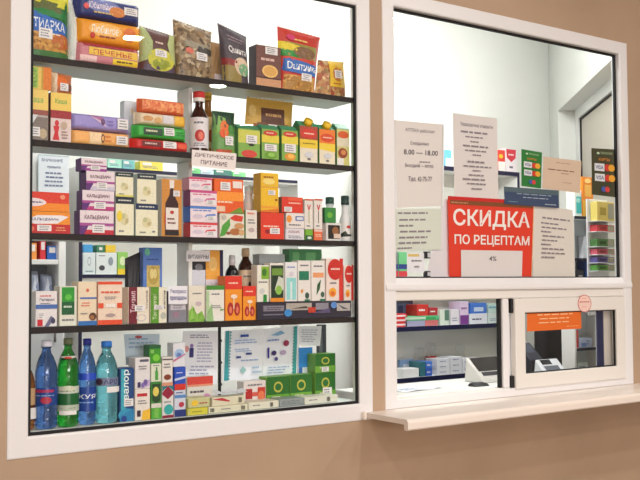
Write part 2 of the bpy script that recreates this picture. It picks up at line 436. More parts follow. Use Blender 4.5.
# sliding sash, a thing that moves on its own
sz1 = at(516, 298.6, -.006).z; sz0 = at(516, 389.3, -.006).z
mb = MB(); rw = at(526, 340, .006).x-sx0-.004
ring(mb, sx0, sx1, sz0, sz1, .052, -.008, .016, m=PVC2, c=.003)
sash = mb.build('sliding_sash'); tag(sash, 'white framed sliding sash in the lower right corner of the service window', 'sliding window')
ax0, ax1, az0, az1 = sx0+.052, sx1-.052, sz0+.052, sz1-.052
mb = MB(); g = .004
mb.box(ax0, ax0+g, .001, .01, az0, az1, BLACKG, .0005); mb.box(ax1-g, ax1, .001, .01, az0, az1, BLACKG, .0005); mb.box(ax0+g, ax1-g, .001, .01, az1-g, az1, BLACKG, .0005); mb.box(ax0+g, ax1-g, .001, .01, az0, az0+g, BLACKG, .0005)
mb.build('gasket', sash); pane(ax0+.001, ax1-.001, az0+.001, az1-.001, .006, sash)
# inner fixed sash behind it
mb = MB(); bx0, bx1 = at(597, 340, .034).x, at(603, 340, .034).x
mb.box(bx0, bx1, .031, .038, lz0, lz1, M((28, 34, 74), .5), .001); mb.box(bx1, at(612.5, 340, .034).x, .027, .039, lz0, lz1, M((196, 186, 178), .5), .002)
mb.build('inner_stile', w2)
# --- stone-white PVC sill
SZ = RZ0
fy = at_plane(408, 420, Vector((0, 0, SZ)), Vector((0, 0, 1))); SXL = fy.x; SYF = fy.y
zn = at(408.5, 431, SYF).z
xe = 5.2
SIL = M((238, 226, 216), .3)
mb = MB(); r = .012
prof = [(.0038, SZ), (SYF+r, SZ), (SYF+r*.45, SZ-.0015), (SYF+.001, SZ-r*.6), (SYF, SZ-r), (SYF, zn+.004), (SYF+.003, zn), (SYF+.016, zn), (SYF+.018, zn+.004), (SYF+.018, SZ-.016), (.0038, SZ-.016)]
n = len(prof); zz = [0, 1]
mb.add([(SXL, y, z) for y, z in prof]+[(xe, y, z) for y, z in prof], [(k, (k+1) % n, (k+1) % n+n, k+n) for k in range(n)]+[(0, 10, 9, 5, 4, 3, 2, 1), (5, 9, 8, 7, 6), (n, n+1, n+2, n+3, n+4, n+5, n+9, n+10), (n+5, n+6, n+7, n+8, n+9)], SIL)
sill = mb.build('sill_shelf'); tag(sill, 'long white sill shelf with rounded front nose under the service window', 'window sill')
mb = MB(); mb.box(SXL-.014, SXL-.001, -.018, .0035, SZ-.022, SZ+.004, SIL, .003); mb.build('end_cap', sill)

# ================================================================== PHARMACY ROOM BEHIND
BY = 1.6
CX = 4.627; DN = Vector((.777, -.629, 0)); DP = Vector((CX, BY, 0))
QX = CX-.629*((BY-WT)/.777)
mb = MB(); mb.box(-.9, CX+.25, BY, BY+.05, 0, 3.3, ROOM, 0); struct(mb, 'wall_back')
mb = MB(); mb.box(-.95, -.9, WT, BY+.05, 0, 3.3, ROOM, 0); struct(mb, 'wall_left')
mb = MB(); mb.box(-.95, 5.2, WT, BY+.05, 3.3, 3.33, ROOM, 0); struct(mb, 'ceiling')
mb = MB(); mb.box(-.95, 5.2, WT+.001, BY+.05, -.02, 0, M((150, 150, 146), .5), 0); struct(mb, 'floor')
# slanted side wall with a recessed window
DD = Vector((.629, .777, 0)); Q = Vector((QX, WT, 0)); LEN = (DP-Q).length
def sp(s, z, o=0): p = Q+DD*s+DN*o; return (p.x, p.y, z)     # o > 0: into the wall
A = at_plane(558, 110, Q, DN); sA = (A-Q).dot(DD); zA = A.z
Bz = at_plane(607, 65, Q, DN).z; zt = (zA+Bz)/2
s0 = .02; zb = .9; dep = .14
mb = MB()
def quad(*p, m=ROOM): mb.add(p, [(0, 1, 2, 3)], m)
quad(sp(sA, 0), sp(LEN, 0), sp(LEN, 3.3), sp(sA, 3.3)); quad(sp(0, zt), sp(sA, zt), sp(sA, 3.3), sp(0, 3.3)); quad(sp(0, 0), sp(sA, 0), sp(sA, zb), sp(0, zb))
quad(sp(0, zt), sp(sA, zt), sp(sA, zt, dep), sp(0, zt, dep)); quad(sp(sA, zb), sp(sA, zt), sp(sA, zt, dep), sp(sA, zb, dep)); quad(sp(0, zb), sp(sA, zb), sp(sA, zb, dep), sp(0, zb, dep))
quad(sp(-.1, 0, dep+.1), sp(LEN, 0, dep+.1), sp(LEN, 3.3, dep+.1), sp(-.1, 3.3, dep+.1), m=M((196, 186, 172), .8))
struct(mb, 'wall_right')
mb = MB()
def obox(mb, s0, s1, o0, o1, z0, z1, m):
    vs = [sp(s, z, o) for s in (s0, s1) for o in (o0, o1) for z in (z0, z1)]
    mb.add(vs, [(0, 1, 3, 2), (4, 6, 7, 5), (0, 4, 5, 1), (2, 3, 7, 6), (0, 2, 6, 4), (1, 5, 7, 3)], m)
obox(mb, sA-.07, sA, dep-.04, dep, zb, zt, WHITE); obox(mb, 0, sA-.07, dep-.04, dep, zt-.06, zt, WHITE)
w3 = struct(mb, 'window_3')
mb = MB(); obox(mb, 0, sA-.07, dep-.02, dep-.01, zb, zt-.06, M((206, 198, 186), .5)); mb.build('frosted_pane', w3)
mb = MB(); obox(mb, sA-.082, sA-.07, dep-.028, dep-.005, zb, zt-.06, BLACKG); obox(mb, 0, sA-.082, dep-.028, dep-.005, zt-.07, zt-.06, BLACKG); mb.build('gasket', w3)

# ================================================================== LIGHTS
def area(name, loc, size, power, col=(1, .95, .88), rot=(0, 0, 0), shape='RECTANGLE', sy=None, parent=None):
    l = bpy.data.lights.new(name, 'AREA'); l.energy = power; l.color = col; l.shape = shape; l.size = size
    if sy: l.size_y = sy
    o = bpy.data.objects.new(name, l); C.objects.link(o); o.location = loc; o.rotation_euler = rot; return o
def downlight(x, y, k, power=28):
    m_ = MB(); r = .07
    m_.lathe([(r+.018, HC-.004), (r+.018, HC-.001), (r, HC-.001), (r, HC-.006), (r+.014, HC-.006), (r+.018, HC-.004)], WHITE, 24, cap=False)
    o = m_.build('ceiling_downlight', loc=(x, y, 0)); tag(o, 'round recessed white downlight in the hall ceiling, far ones reflected in glass, near ones added', 'ceiling light', 'hall ceiling downlights')
    a = area('lamp', (x, y, HC-.008), 2*r, power, (1, .97, .93), shape='DISK'); a.parent = None
for px, py, g_ in ((133, 38, GL), (218, 86, GL), (247, 125, GL), (432, 145, GR), (600, 151, GR)):
    d = ray(px, py); gp = CAM+d*((g_-CAM.y)/d.y); t = (HC-.008-gp.z)/d.z
    x, y = gp.x+d.x*t, g_-d.y*t
    if y > -8.9 and x < 6.4: downlight(x, y, 0)
for x, y in ((.3, -1.7), (2.1, -1.7), (-.9, -3.2), (3.9, -2.2)): downlight(x, y, 0, LAMP_P)  # nearer downlights added outside the reflected view to light the front wall
for k, x in enumerate((.3, 1.5, 2.7, 3.9)):
    m_ = MB(); m_.box(-.3, .3, -.075, .075, 3.27, 3.2985, WHITE, .003); f_ = m_.build('ceiling_luminaire', loc=(x, .55, 0)); tag(f_, 'long white ceiling luminaire in the room behind the glass', 'ceiling light', 'pharmacy ceiling luminaires')
    area('lamp', (x, .55, 3.262), .58, ROOM_P*(.6 if k < 2 else 2.3), (.97, 1, .995), sy=.14)
for x in (-1.6, .3):  # unseen hall windows added as broad soft light on the product fronts
    m_ = MB(); ring(m_, x-.75, x+.75, .9, 2.6, .06, -.0, .05); o_ = m_.build('window_%d' % (4 if x < 0 else 5), loc=(0, -8.99, 0)); o_.rotation_euler = (0, 0, 0); o_['kind'] = 'structure'
    for p_ in o_.data.vertices: p_.co.y = -p_.co.y+.0
    area('added_front_fill', (x, -8.9, 1.75), 1.36, FILL_P, (1, .99, 1), rot=(math.pi/2, 0, 0), sy=1.56)
for k, x in enumerate((1.3, 3.0)):  # unseen wall lamps added to light the far racks from the front
    m_ = MB(); m_.box(-.3, .3, 0, .04, -.03, .03, WHITE, .004); f_ = m_.build('added_wall_lamp', loc=(x, WT+.001, 2.66)); tag(f_, 'slim white lamp added unseen on the inner front wall to light the racks', 'added light', 'added rack lamps')
    area('lamp', (x, WT+.046, 2.66), .56, WALL_P*(.6 if k == 0 else 1.5), (.97, 1, 1), rot=(math.radians(70), 0, 0), sy=.05)
# even near-white world background as ambient fill
w = bpy.data.worlds.new('world'); sc.world = w; w.use_nodes = True
w.node_tree.nodes['Background'].inputs[0].default_value = (1, .99, .98, 1); w.node_tree.nodes['Background'].inputs[1].default_value = .6
sc.view_settings.view_transform = 'Standard'; sc.view_settings.look = 'None'; sc.view_settings.gamma = 1; sc.view_settings.use_curve_mapping = False
sc.view_settings.exposure = EXPO
sc.cycles.use_denoising = True; sc.cycles.max_bounces = 10; sc.cycles.transparent_max_bounces = 12; sc.cycles.caustics_refractive = False; sc.cycles.caustics_reflective = False
# ================================================================== PRODUCTS IN THE DISPLAY CASE
W_ = (236, 230, 226); RED = (205, 40, 38); DRED = (130, 26, 44); ORA = (236, 120, 34); DORA = (226, 78, 34); YEL = (240, 196, 50); GRN = (50, 140, 60); DGR = (26, 78, 52)
LGR = (140, 190, 80); BLU = (46, 92, 180); DBL = (30, 40, 90); PUR = (140, 80, 150); GRY = (120, 120, 130); BLK = (26, 24, 30); TEAL = (40, 160, 165); BRN = (92, 50, 34); CRM = (238, 224, 196); PNK = (232, 150, 160); INK = (70, 66, 90)
PASTA = tex_mat('dry_pasta', [(150, 96, 36), (200, 140, 60), (222, 170, 90), (170, 110, 44)], 130, .5, bump=.4)
MUES = tex_mat('muesli_flakes', [(64, 48, 38), (150, 124, 92), (110, 86, 60), (196, 176, 144), (90, 70, 50), (170, 140, 100)], 105, .4, bump=.4)
HERB = tex_mat('dried_herb_mix', [(120, 70, 40), (196, 150, 90), (150, 60, 40), (210, 180, 130), (120, 100, 50)], 90, .4, bump=.4)
GLEAF = tex_mat('leaf_print', [(90, 150, 50), (140, 190, 80), (60, 120, 40)], 60, .5, 'noise')
z1, z2, z3, z4, z5 = [SHZ[k]+.0008 for k in (1, 2, 3, 4, 5)]

# ---------------- top shelf: bags and packs
pillow('pasta_bag', 'green and blue bag of pasta at the left end of the top shelf', 'food bag', 25, 72, -10, z1, .03, .055, (36, 110, 52), [
    R(0, .80, 1, 1, (212, 206, 50)), R(0, .70, .8, .86, (92, 100, 52)), R(0, .62, 1, .72, (30, 126, 60)), P([(0, .36), (1, .36), (1, .56), (0, .68)], (44, 104, 190)),
    T(.05, .42, .88, .56, 'УТИАРКА', (240, 244, 250)), R(.0, .1, 1, .36, PASTA), E(.78, .26, .22, .12, (190, 100, 40)), R(0, .0, 1, .1, (58, 112, 52)), L(.45, .33, .9, .38, 1, (240, 220, 200))], st=(.28, .27, .58, .42), tilt=-.02)
pillow('tall_cellophane_bag', 'crinkled clear and white bag squeezed between the pasta and the biscuit packs', 'food bag', 69, 80, -2, z1, .045, .04, (222, 224, 218), [R(.2, .1, .5, .9, (205, 210, 204))], tilt=-.02)
zz = pillow('biscuit_pack', 'pink and yellow biscuit pack at the bottom of the stack on the top shelf', 'biscuit pack', 77, 141, 44.5, z1, .03, .052, (206, 128, 140), [
    R(.18, .42, .95, .78, (238, 196, 70)), T(.25, .46, .85, .7, 'ПЕЧЕНЬЕ', (196, 70, 60)), R(.55, .1, .95, .36, (244, 208, 50)), L(.6, .14, .9, .32, 1, (90, 60, 40)), R(.05, .1, .3, .36, (240, 200, 200)), R(0, .82, 1, .98, (180, 60, 80))], mode='roll')
zz = pillow('biscuit_pack', 'orange biscuit pack with pale script lettering in the middle of the stack', 'biscuit pack', 78, 142, 20.5, zz+.0006, .031, .05, (240, 156, 36), [
    E(.42, .56, .26, .3, (250, 190, 100)), T(.2, .4, .62, .74, 'Любимое', (252, 244, 230)), L(.3, .2, .62, .36, 1, (150, 60, 40)), E(.8, .5, .1, .3, (222, 110, 40)), E(.22, .28, .04, .12, (200, 50, 40))], mode='roll')
pillow('biscuit_pack', 'dark blue biscuit pack with a pale name on top of the stack', 'biscuit pack', 77, 141, -1, zz+.0006, .031, .05, (32, 44, 112), [
    E(.4, .6, .26, .3, (120, 130, 190)), T(.18, .44, .6, .76, 'Юбилейное', (240, 226, 236)), E(.62, .42, .13, .24, (216, 130, 60)), E(.14, .5, .04, .14, (230, 90, 90)), L(.25, .2, .55, .36, 1, (220, 190, 120))], mode='roll', st=(.72, .36, .94, .72))
pillow('porridge_bag', 'brown and green pouch bag with a yellow oval beside the biscuit packs', 'food bag', 142, 179, 29.5, z1, .03, .05, (88, 50, 46), [
    P([(0, .2), (.25, .3), (.3, .7), (.12, 1), (0, 1)], (172, 186, 128)), P([(1, .2), (.8, .3), (.72, .7), (.85, 1), (1, 1)], (180, 190, 130)), R(0, 0, 1, .16, (84, 66, 90)), E(.52, .3, .36, .26, (206, 202, 70)), E(.52, .2, .24, .12, (150, 160, 50)), L(.34, .64, .66, .74, 1, (230, 200, 190))], st=(.34, .36, .66, .52), tilt=-.014, flare=-.1)
pillow('muesli_bag', 'wide clear bag of dark speckled muesli on the top shelf', 'food bag', 177, 216, 24, z1, .03, .055, MUES, [E(.32, .48, .11, .055, (214, 110, 90)), R(.2, .55, .9, .66, (150, 140, 120)), R(.55, .48, .95, .6, (60, 56, 52))], st=(.48, .33, .78, .48), tilt=-.02)
pillow('small_brown_bag', 'narrow tan bag half hidden between the muesli and the dark grey bag', 'food bag', 209, 226, 42, z1, .088, .03, (168, 130, 88), [R(.3, .04, .8, .25, (210, 190, 190))], tilt=-.004)
pillow('oatmeal_bag', 'tall dark charcoal bag with a white script word and a bowl picture', 'food bag', 223.5, 251, 29, z1, .03, .045, (72, 62, 72), [
    R(0, 0, .62, .36, (150, 130, 70)), R(0, .3, .5, .42, (140, 34, 40)), E(.66, .32, .3, .17, (222, 196, 170)), E(.72, .26, .2, .12, (120, 170, 130)), T(.2, .52, .86, .66, 'Quинта', (240, 236, 236)), L(.2, .74, .8, .86, 2, (150, 130, 140))], tilt=-.028, skew=-.12, flare=.12)
carton('oat_carton', 'brown carton with a round biscuit picture beside the red striped bag', 'food carton', 256, 281, 46, z1, .04, .045, (112, 66, 58), [
    R(0, .0, 1, .22, (206, 150, 110)), E(.55, .4, .32, .15, (236, 190, 110)), E(.55, .4, .25, .11, (222, 166, 84)), L(.15, .6, .85, .74, 1, (220, 180, 170)), R(0, .22, 1, .25, (70, 34, 30))], side=(60, 50, 56), st=(.35, .8, .85, .97))
pillow('cereal_bag', 'large red, green and blue striped bag leaning on the top shelf', 'food bag', 281.5, 321.5, 30, z1, .03, .055, (196, 52, 40), [
    R(0, .54, 1, .78, (150, 140, 60)), P([(0, .6), (.45, .6), (.45, .74), (0, .78)], (232, 208, 50)), P([(0, .54), (.5, .54), (.4, .63), (0, .66)], (34, 140, 56)), E(.58, .64, .28, .1, (128, 92, 60)), R(0, .47, 1, .54, (206, 60, 44)), P([(0, .3), (1, .27), (1, .46), (0, .52)], (54, 110, 190)), T(.14, .34, .94, .46, 'Daитника', (244, 246, 250)), R(0, .0, 1, .25, PASTA), E(.45, .12, .34, .1, (176, 130, 66)), L(.3, .8, .8, .87, 1, (240, 200, 120)), E(.25, .86, .1, .05, (210, 60, 110))], st=(.5, .18, .78, .3), tilt=-.012, skew=.1, flare=.16)
pillow('muesli_bag', 'small bag of dried pieces with a yellow header label at the right end', 'food bag', 319.5, 348.5, 60, z1, .086, .045, HERB, [R(.36, .34, .95, 1, (230, 190, 50)), E(.66, .66, .2, .18, (196, 120, 50)), L(.45, .38, .88, .46, 1, (190, 90, 40))], st=(.52, .56, .8, .76), tilt=.006, flare=-.22, skew=.04)

# ---------------- second shelf
za = carton('oatmeal_carton', 'pale yellow and grey carton at the left end of the second shelf', 'food carton', 22, 48.5, 89, z2, .032, .045, (190, 182, 176), [
    R(0, .6, 1, 1, (240, 206, 110)), T(.3, .74, .8, .86, 'Каша', (120, 176, 90)), R(0, .5, 1, .6, (150, 80, 70)), R(0, 0, 1, .46, (130, 118, 112)), P([(.1, .5), (.6, .5), (.35, .28)], (226, 226, 232)), E(.8, .14, .15, .1, (190, 170, 140))], st=(.3, .08, .68, .26))
zb_ = carton('oatmeal_carton', 'carton with yellow top, dark red band and a red figure on white', 'food carton', 50.5, 71.5, 93, z2, .03, .045, (228, 206, 204), [
    R(0, .64, 1, 1, (240, 206, 100)), T(.22, .78, .78, .88, 'Каша', (100, 170, 80)), R(0, .48, 1, .64, (160, 36, 48)), E(.3, .38, .1, .06, (208, 40, 50)), P([(.1, .04), (.2, .2), (.12, .32), (.42, .32), (.36, .18), (.42, .04)], (208, 40, 50)), E(.64, .34, .16, .08, (196, 170, 150)), L(.5, .06, .9, .24, 3, (150, 120, 110))], side=(110, 60, 56))
carton('small_food_box', 'yellow, green and orange box on top of the leftmost carton', 'food carton', 22, 51.5, 66, za+.0006, .034, .04, (236, 200, 100), [R(.3, .05, .55, .95, (176, 200, 90)), TV(.34, .1, .5, .9, 'МЮСЛИ', (80, 150, 60)), R(.72, 0, 1, 1, (224, 124, 40)), R(.66, 0, .72, 1, (200, 160, 60))])
pillow('snack_bag', 'small orange and brown bag lying on the carton with the red figure', 'food bag', 53, 74, 73, zb_+.0008, .03, .035, (196, 110, 64), [E(.4, .55, .3, .3, (226, 110, 40)), R(.0, .0, .2, 1, (230, 200, 170)), E(.8, .3, .15, .2, (120, 60, 50)), P([(.2, 1), (.3, 1), (.1, .2), (.02, .3)], (240, 224, 200))], st=(.32, .1, .72, .48), tilt=-.006)
zz = pillow('wafer_pack', 'long pale orange wafer pack beneath the lilac one', 'biscuit pack', 71, 131, 131, z2, .03, .05, (244, 178, 104), [R(.3, .1, .5, .9, (248, 214, 170)), E(.52, .5, .03, .3, (90, 50, 40)), E(.52, .5, .018, .18, (244, 178, 104)), L(.55, .2, .68, .8, 2, (220, 130, 60))], mode='roll', st=(.74, .15, .94, .75))
pillow('wafer_pack', 'long lilac wafer pack lying on the pale orange one', 'biscuit pack', 71, 131, 114.5, zz+.0006, .03, .05, (158, 146, 212), [P([(.3, .9), (.5, .7), (.6, .2), (.5, .4)], (220, 190, 220)), P([(.3, .9), (.52, .85), (.56, .5)], (176, 110, 160)), E(.52, .55, .035, .2, (110, 70, 120)), L(.6, .3, .72, .7, 2, (120, 100, 180))], mode='roll', st=(.76, .2, .95, .85))
zz = pillow('snack_pack', 'long red biscuit pack at the bottom of the second shelf stack', 'biscuit pack', 134, 190, 139.5, z2, .03, .052, (208, 40, 40), [R(.14, .3, .48, .78, (110, 30, 34)), L(.18, .4, .44, .7, 1, (230, 200, 190)), E(.86, .5, .1, .24, (236, 90, 60))], mode='roll', st=(.5, .25, .74, .85))
zz = pillow('snack_pack', 'long green biscuit pack lying on the red one', 'biscuit pack', 136, 188, 126, zz+.0006, .03, .05, (60, 178, 70), [R(.14, .25, .5, .8, (34, 70, 50)), L(.18, .4, .44, .7, 1, (230, 230, 190)), L(.76, .3, .95, .7, 2, (30, 120, 50))], mode='roll', st=(.52, .3, .72, .9))
zz = pillow('snack_pack', 'long cream coloured pack with orange spots lying on the green one', 'biscuit pack', 138, 187, 113.5, zz+.0006, .031, .048, (230, 210, 180), [E(.2, .5, .1, .2, (206, 150, 90)), E(.4, .4, .08, .25, (216, 170, 110)), R(.74, .1, 1, .9, (240, 186, 60)), R(.5, .2, .7, .9, (222, 216, 220))], mode='roll')
pillow('snack_pack', 'flat orange patterned pack on the very top of the second shelf stack', 'biscuit pack', 141, 186, 99.5, zz+.0006, .032, .046, (226, 104, 60), [R(.04, .15, .96, .85, tex_mat('orange_pattern', [(222, 90, 50), (244, 170, 110), (210, 80, 60)], 120, .5))], mode='roll')
carton('white_carton', 'plain bluish white folded carton standing behind the biscuit stack', 'food carton', 124, 140, 101, z2, .095, .03, (222, 228, 238), [E(.5, .8, .1, .05, (226, 210, 180)), L(.2, .1, .8, .4, 3, (190, 200, 220))])
def gprof(r, h, neck, sh=.7, lip=.002):   # bottle profile
    return [(r*.86, 0), (r*.97, .002), (r, .006), (r, h*.56), (r*.99, h*.6), (r*.88, h*(.6+(sh-.6)*.5)), (neck*1.6, h*sh), (neck*1.08, h*(sh+.06)), (neck, h*(sh+.1)), (neck, h*.94), (neck*1.15, h*.95), (neck*1.15, h)]
AMB = M((58, 22, 16), .12, trans=.25, ior=1.3)
def zat(px, py, Y): return at(px, py, Y).z
def rad(x0, x1, Y): return (at(x1, 200, Y).x-at(x0, 200, Y).x)/2
r = rad(190.5, 207, .06); h = zat(199, 92, .06)-z2
bottle('syrup_bottle', 'dark syrup bottle with red and white cap and a white fruit label', 199, z2, .062, gprof(r, h*.96, r*.42, .72), AMB,
    ([(r*.62, h*.9), (r*.62, h*.96), (r*.6, h)], M(RED, .4)), [(h*.1, h*.58, r+.0005, (232, 226, 232), [E(.5, .4, .15, .2, (190, 50, 50)), E(.53, .4, .08, .12, (226, 110, 90)), L(.3, .75, .7, .9, 1, GRY), L(.3, .05, .7, .18, 2, GRY)], 200), (h*.84, h*.9, r*.62, (236, 230, 226), [], 359)], rz=-.4)
r = rad(203, 216, .11); h = zat(209, 93, .125)-z2
bottle('oil_bottle', 'brown bottle with a yellow cap behind the dark syrup bottle', 208, z2, .125, gprof(r, h*.95, r*.45, .7), M((150, 96, 40), .2, trans=.4, ior=1.3), ([(r*.5, h*.88), (r*.5, h)], M((214, 176, 60), .4)), [(h*.15, h*.62, r+.0005, (216, 184, 130), [E(.5, .4, .2, .2, (190, 80, 40))], 200)])
pillow('vegetable_chip_bag', 'green pouch with orange vegetables beside the dark syrup bottle', 'food bag', 215.5, 238, 111, z2, .03, .045, (110, 160, 90), [
    R(0, .62, 1, 1, (24, 62, 42)), P([(.02, .5), (.2, .9), (.5, .85), (.6, .5)], (130, 180, 90)), E(.42, .6, .2, .2, (232, 110, 44)), E(.3, .5, .12, .1, (226, 90, 40)), E(.72, .6, .16, .1, (70, 140, 60)), R(0, 0, 1, .14, (190, 90, 60)), E(.2, .07, .12, .06, (220, 80, 50)), E(.8, .08, .12, .06, (120, 160, 60))], st=(.4, .24, .78, .44))
pillow('coffee_bag', 'gold bag with a dark brown banner at the back of the second shelf', 'food bag', 246, 296, 99, z2, .097, .04, (206, 162, 72), [R(.28, .6, .78, .86, (88, 44, 28)), R(.2, .5, .86, .62, (120, 64, 34)), L(.34, .7, .72, .8, 1, (210, 160, 100)), E(.16, .5, .1, .1, (150, 90, 40)), E(.8, .46, .14, .1, (110, 60, 34)), E(.1, .8, .07, .09, (226, 190, 110))], st=(.42, .42, .6, .6), flare=-.14, skew=.08)
def gable(x0, x1, yt, lab, body, pr, cap, st, Y=.03, d=.045, side=(96, 150, 90)):
    a, b, zt_ = span(x0, x1, yt, Y); w = b-a-.001; H = zt_-z2; h = H*.86
    mb = MB(); mb.box(-w/2, w/2, 0, d, 0, h, mm(side), .0012)
    vs = [(-w/2, 0, h), (w/2, 0, h), (w/2, d, h), (-w/2, d, h), (-w/2, d/2-.001, H), (w/2, d/2-.001, H), (w/2, d/2+.001, H), (-w/2, d/2+.001, H)]
    mb.add(vs, [(0, 1, 5, 4), (2, 3, 7, 6), (4, 5, 6, 7), (0, 4, 7, 3), (1, 2, 6, 5)], mm((70, 150, 110)))
    S = lambda u, v, off=0: ((u-.5)*w, -off, v*h)
    mb.surf(S, mm(body), 1, 1, (.01, .01, .99, .99), .0003); prints(mb, S, pr)
    o = mb.build('juice_carton', loc=((a+b)/2, Y, z2)); tag(o, lab, 'juice carton')
    if cap:
        c = MB(); q = Vector((0, -1.0, .55)).normalized(); cc = Vector((0, d*.2, h+(H-h)*.42)); rr = min(w*.32, .014)
        c.tube([cc, cc+Vector((0, -.012, .012))], rr, mm((240, 196, 40)), 16); c.build('screw_cap', o)
    if st: sticker(o, S, st)
JG = (130, 176, 80)
def jp(fruit, oval=(206, 60, 40), band=(230, 210, 70)): return [R(0, .55, 1, .8, band), E(.5, .86, .42, .09, oval), L(.25, .83, .75, .9, 1, (250, 220, 200)), E(.5, .14, .34, .12, fruit), E(.55, .16, .2, .07, tuple(min(255, c+40) for c in fruit))]
gable(238, 260, 124, 'green juice carton with a red apple, leftmost of the row', JG, [R(0, .5, 1, .95, (206, 206, 90)), E(.5, .14, .36, .13, (214, 70, 60)), E(.6, .45, .14, .04, BLK)], False, (.35, .5, .85, .78))
gable(261.5, 279, 124, 'green juice carton with a green apple, second of the row', JG, jp((110, 160, 50)), False, (.15, .28, .85, .5))
gable(281.5, 298, 125, 'green juice carton with an orange fruit, third of the row', JG, jp((226, 150, 50)), False, (.15, .28, .85, .55))
gable(299.5, 317.5, 120.5, 'juice carton with dark red oval, yellow cap and white foot', (236, 226, 206), [R(0, .4, 1, .64, (238, 206, 60)), R(0, .64, 1, 1, (176, 70, 50)), E(.5, .8, .46, .13, (212, 54, 40)), L(.2, .76, .8, .84, 1, (250, 220, 200)), L(.15, .5, .85, .56, 1, (140, 110, 40)), E(.5, .22, .25, .08, (214, 214, 220)), E(.5, .1, .1, .03, GRY)], True, None)
gable(319, 335, 124, 'juice carton with bright orange top and yellow cap', (238, 226, 200), [P([(0, .42), (1, .36), (1, .62), (0, .66)], (244, 212, 70)), R(0, .6, 1, 1, (238, 128, 50)), E(.5, .76, .44, .12, (222, 76, 40)), L(.2, .73, .8, .8, 1, (250, 220, 200)), E(.5, .24, .25, .08, (214, 214, 220)), E(.5, .1, .1, .03, GRY)], True, None)
gable(336.5, 349.5, 123, 'juice carton with teal gable top and a brown fruit at the right end', (214, 206, 130), [R(0, .52, 1, .76, (226, 216, 190)), E(.5, .84, .42, .1, (216, 90, 40)), E(.45, .34, .36, .14, (150, 66, 40)), E(.5, .36, .2, .07, (216, 140, 80)), R(0, 0, .5, .2, W_)], False, None)

# ---------------- third shelf
VIT = [R(0, .62, 1, 1, (224, 84, 40)), R(0, .2, 1, .66, (244, 156, 40)), R(0, 0, 1, .32, (196, 36, 44))]
zz = carton('vitamin_box', 'wide orange and red box with a white oval, lower of the two', 'medicine box', 26, 70.5, 211.5, z3, .03, .06, (240, 146, 40), [R(0, .0, 1, .42, (198, 40, 46)), P([(.0, .6), (.25, .82), (.8, .84), (.96, .78), (.7, .46), (.2, .42), (0, .5)], (240, 234, 240)), T(.1, .56, .72, .7, 'КАЛЬЦЕМИН', (40, 40, 110)), E(.1, .2, .08, .12, (230, 120, 90)), L(.66, .1, .95, .32, 2, (240, 170, 120))], st=(.24, .1, .56, .38), side=(90, 30, 80))
carton('vitamin_box', 'wide red and orange box stacked on the lower one at the left', 'medicine box', 26, 69.5, 192, zz+.0005, .03, .058, (222, 60, 40), [R(0, 0, 1, .42, (244, 140, 40)), E(.1, .45, .36, .22, (240, 226, 230)), L(.02, .38, .38, .52, 1, (40, 40, 110)), E(.84, .76, .06, .12, (236, 150, 120))], side=(90, 30, 80))
KS = (96, 40, 120)
def kal(lo, lab, x0, x1, yt, z, Y=.032, d=.042): return carton('tablet_box', lab, 'medicine box', x0, x1, yt, z, Y, d, (236, 220, 228), [R(0, 0, 1, .2, lo), R(0, .36, 1, .48, (170, 80, 150)), T(.14, .6, .84, .8, 'КАЛЬЦЕМИН', (96, 30, 60)), P([(0, .36), (.25, .36), (.12, 0), (0, 0)], KS)], side=KS, st=(.36, .08, .72, .42))
zz = kal((196, 40, 60), 'white and purple tablet box with a red lower half, bottom of its stack', 79.5, 114, 210.5, z3)
zz = kal((190, 60, 130), 'white and purple tablet box second from the bottom of its stack', 82, 114.5, 190.5, zz+.0005)
zz = kal((206, 200, 220), 'white and purple tablet box third from the bottom of its stack', 86, 115, 171.5, zz+.0005)
kal((160, 60, 150), 'pink and purple tablet box on top of the leaning stack', 81, 107, 158.5, zz+.0005, .034)
BOT = [E(.5, .42, .22, .16, (224, 214, 170)), E(.42, .5, .1, .08, (196, 196, 150)), E(.6, .38, .09, .07, (200, 186, 140)), L(.15, .06, .5, .16, 1, GRY)]
def teab(lab, x0, x1, yt, z, band, extra, Y=.031, d=.04): return carton('herbal_tea_box', lab, 'medicine box', x0, x1, yt, z, Y, d, (238, 232, 204), [R(0, .82, 1, 1, band), L(.12, .87, .88, .95, 1, (220, 220, 210))]+BOT+extra, side=(196, 206, 200))
zz = teab('cream herbal box with navy band, lower of the pair beside the purple stack', 115.5, 134, 197, z3, (34, 44, 60), [E(.2, .5, .14, .14, (240, 210, 60))])
zz = teab('cream herbal box with navy band standing on its twin next to the purple stack', 115.5, 133.5, 172.5, zz+.0005, (34, 52, 54), [R(0, .0, 1, .08, (226, 216, 110))])
zz = teab('cream herbal box with navy band, lower one left of the bottle picture box', 135.5, 158, 204, z3, (26, 46, 84), [E(.8, .14, .07, .03, GRY)])
teab('cream herbal box with navy band, upper one left of the bottle picture box', 137, 156.5, 174, zz+.0005, (36, 52, 60), [])
carton('balsam_box', 'tall ochre box printed with a dark bottle on the third shelf', 'medicine box', 161.5, 182, 179, z3, .03, .05, (210, 140, 60), [
    P([(.38, .98), (.62, .98), (.6, .82), (.4, .82)], (236, 226, 220)), P([(.42, .84), (.58, .84), (.62, .72), (.82, .58), (.84, .05), (.16, .05), (.18, .58), (.38, .72)], (54, 20, 20)), R(.2, .12, .82, .5, (236, 226, 220)), E(.5, .42, .1, .03, (190, 50, 40)), L(.26, .2, .76, .34, 2, (120, 60, 50)), R(.16, .02, .84, .08, BLK), R(.14, .2, .18, .4, RED)], side=(214, 204, 190), st=(.56, .7, .88, .8))
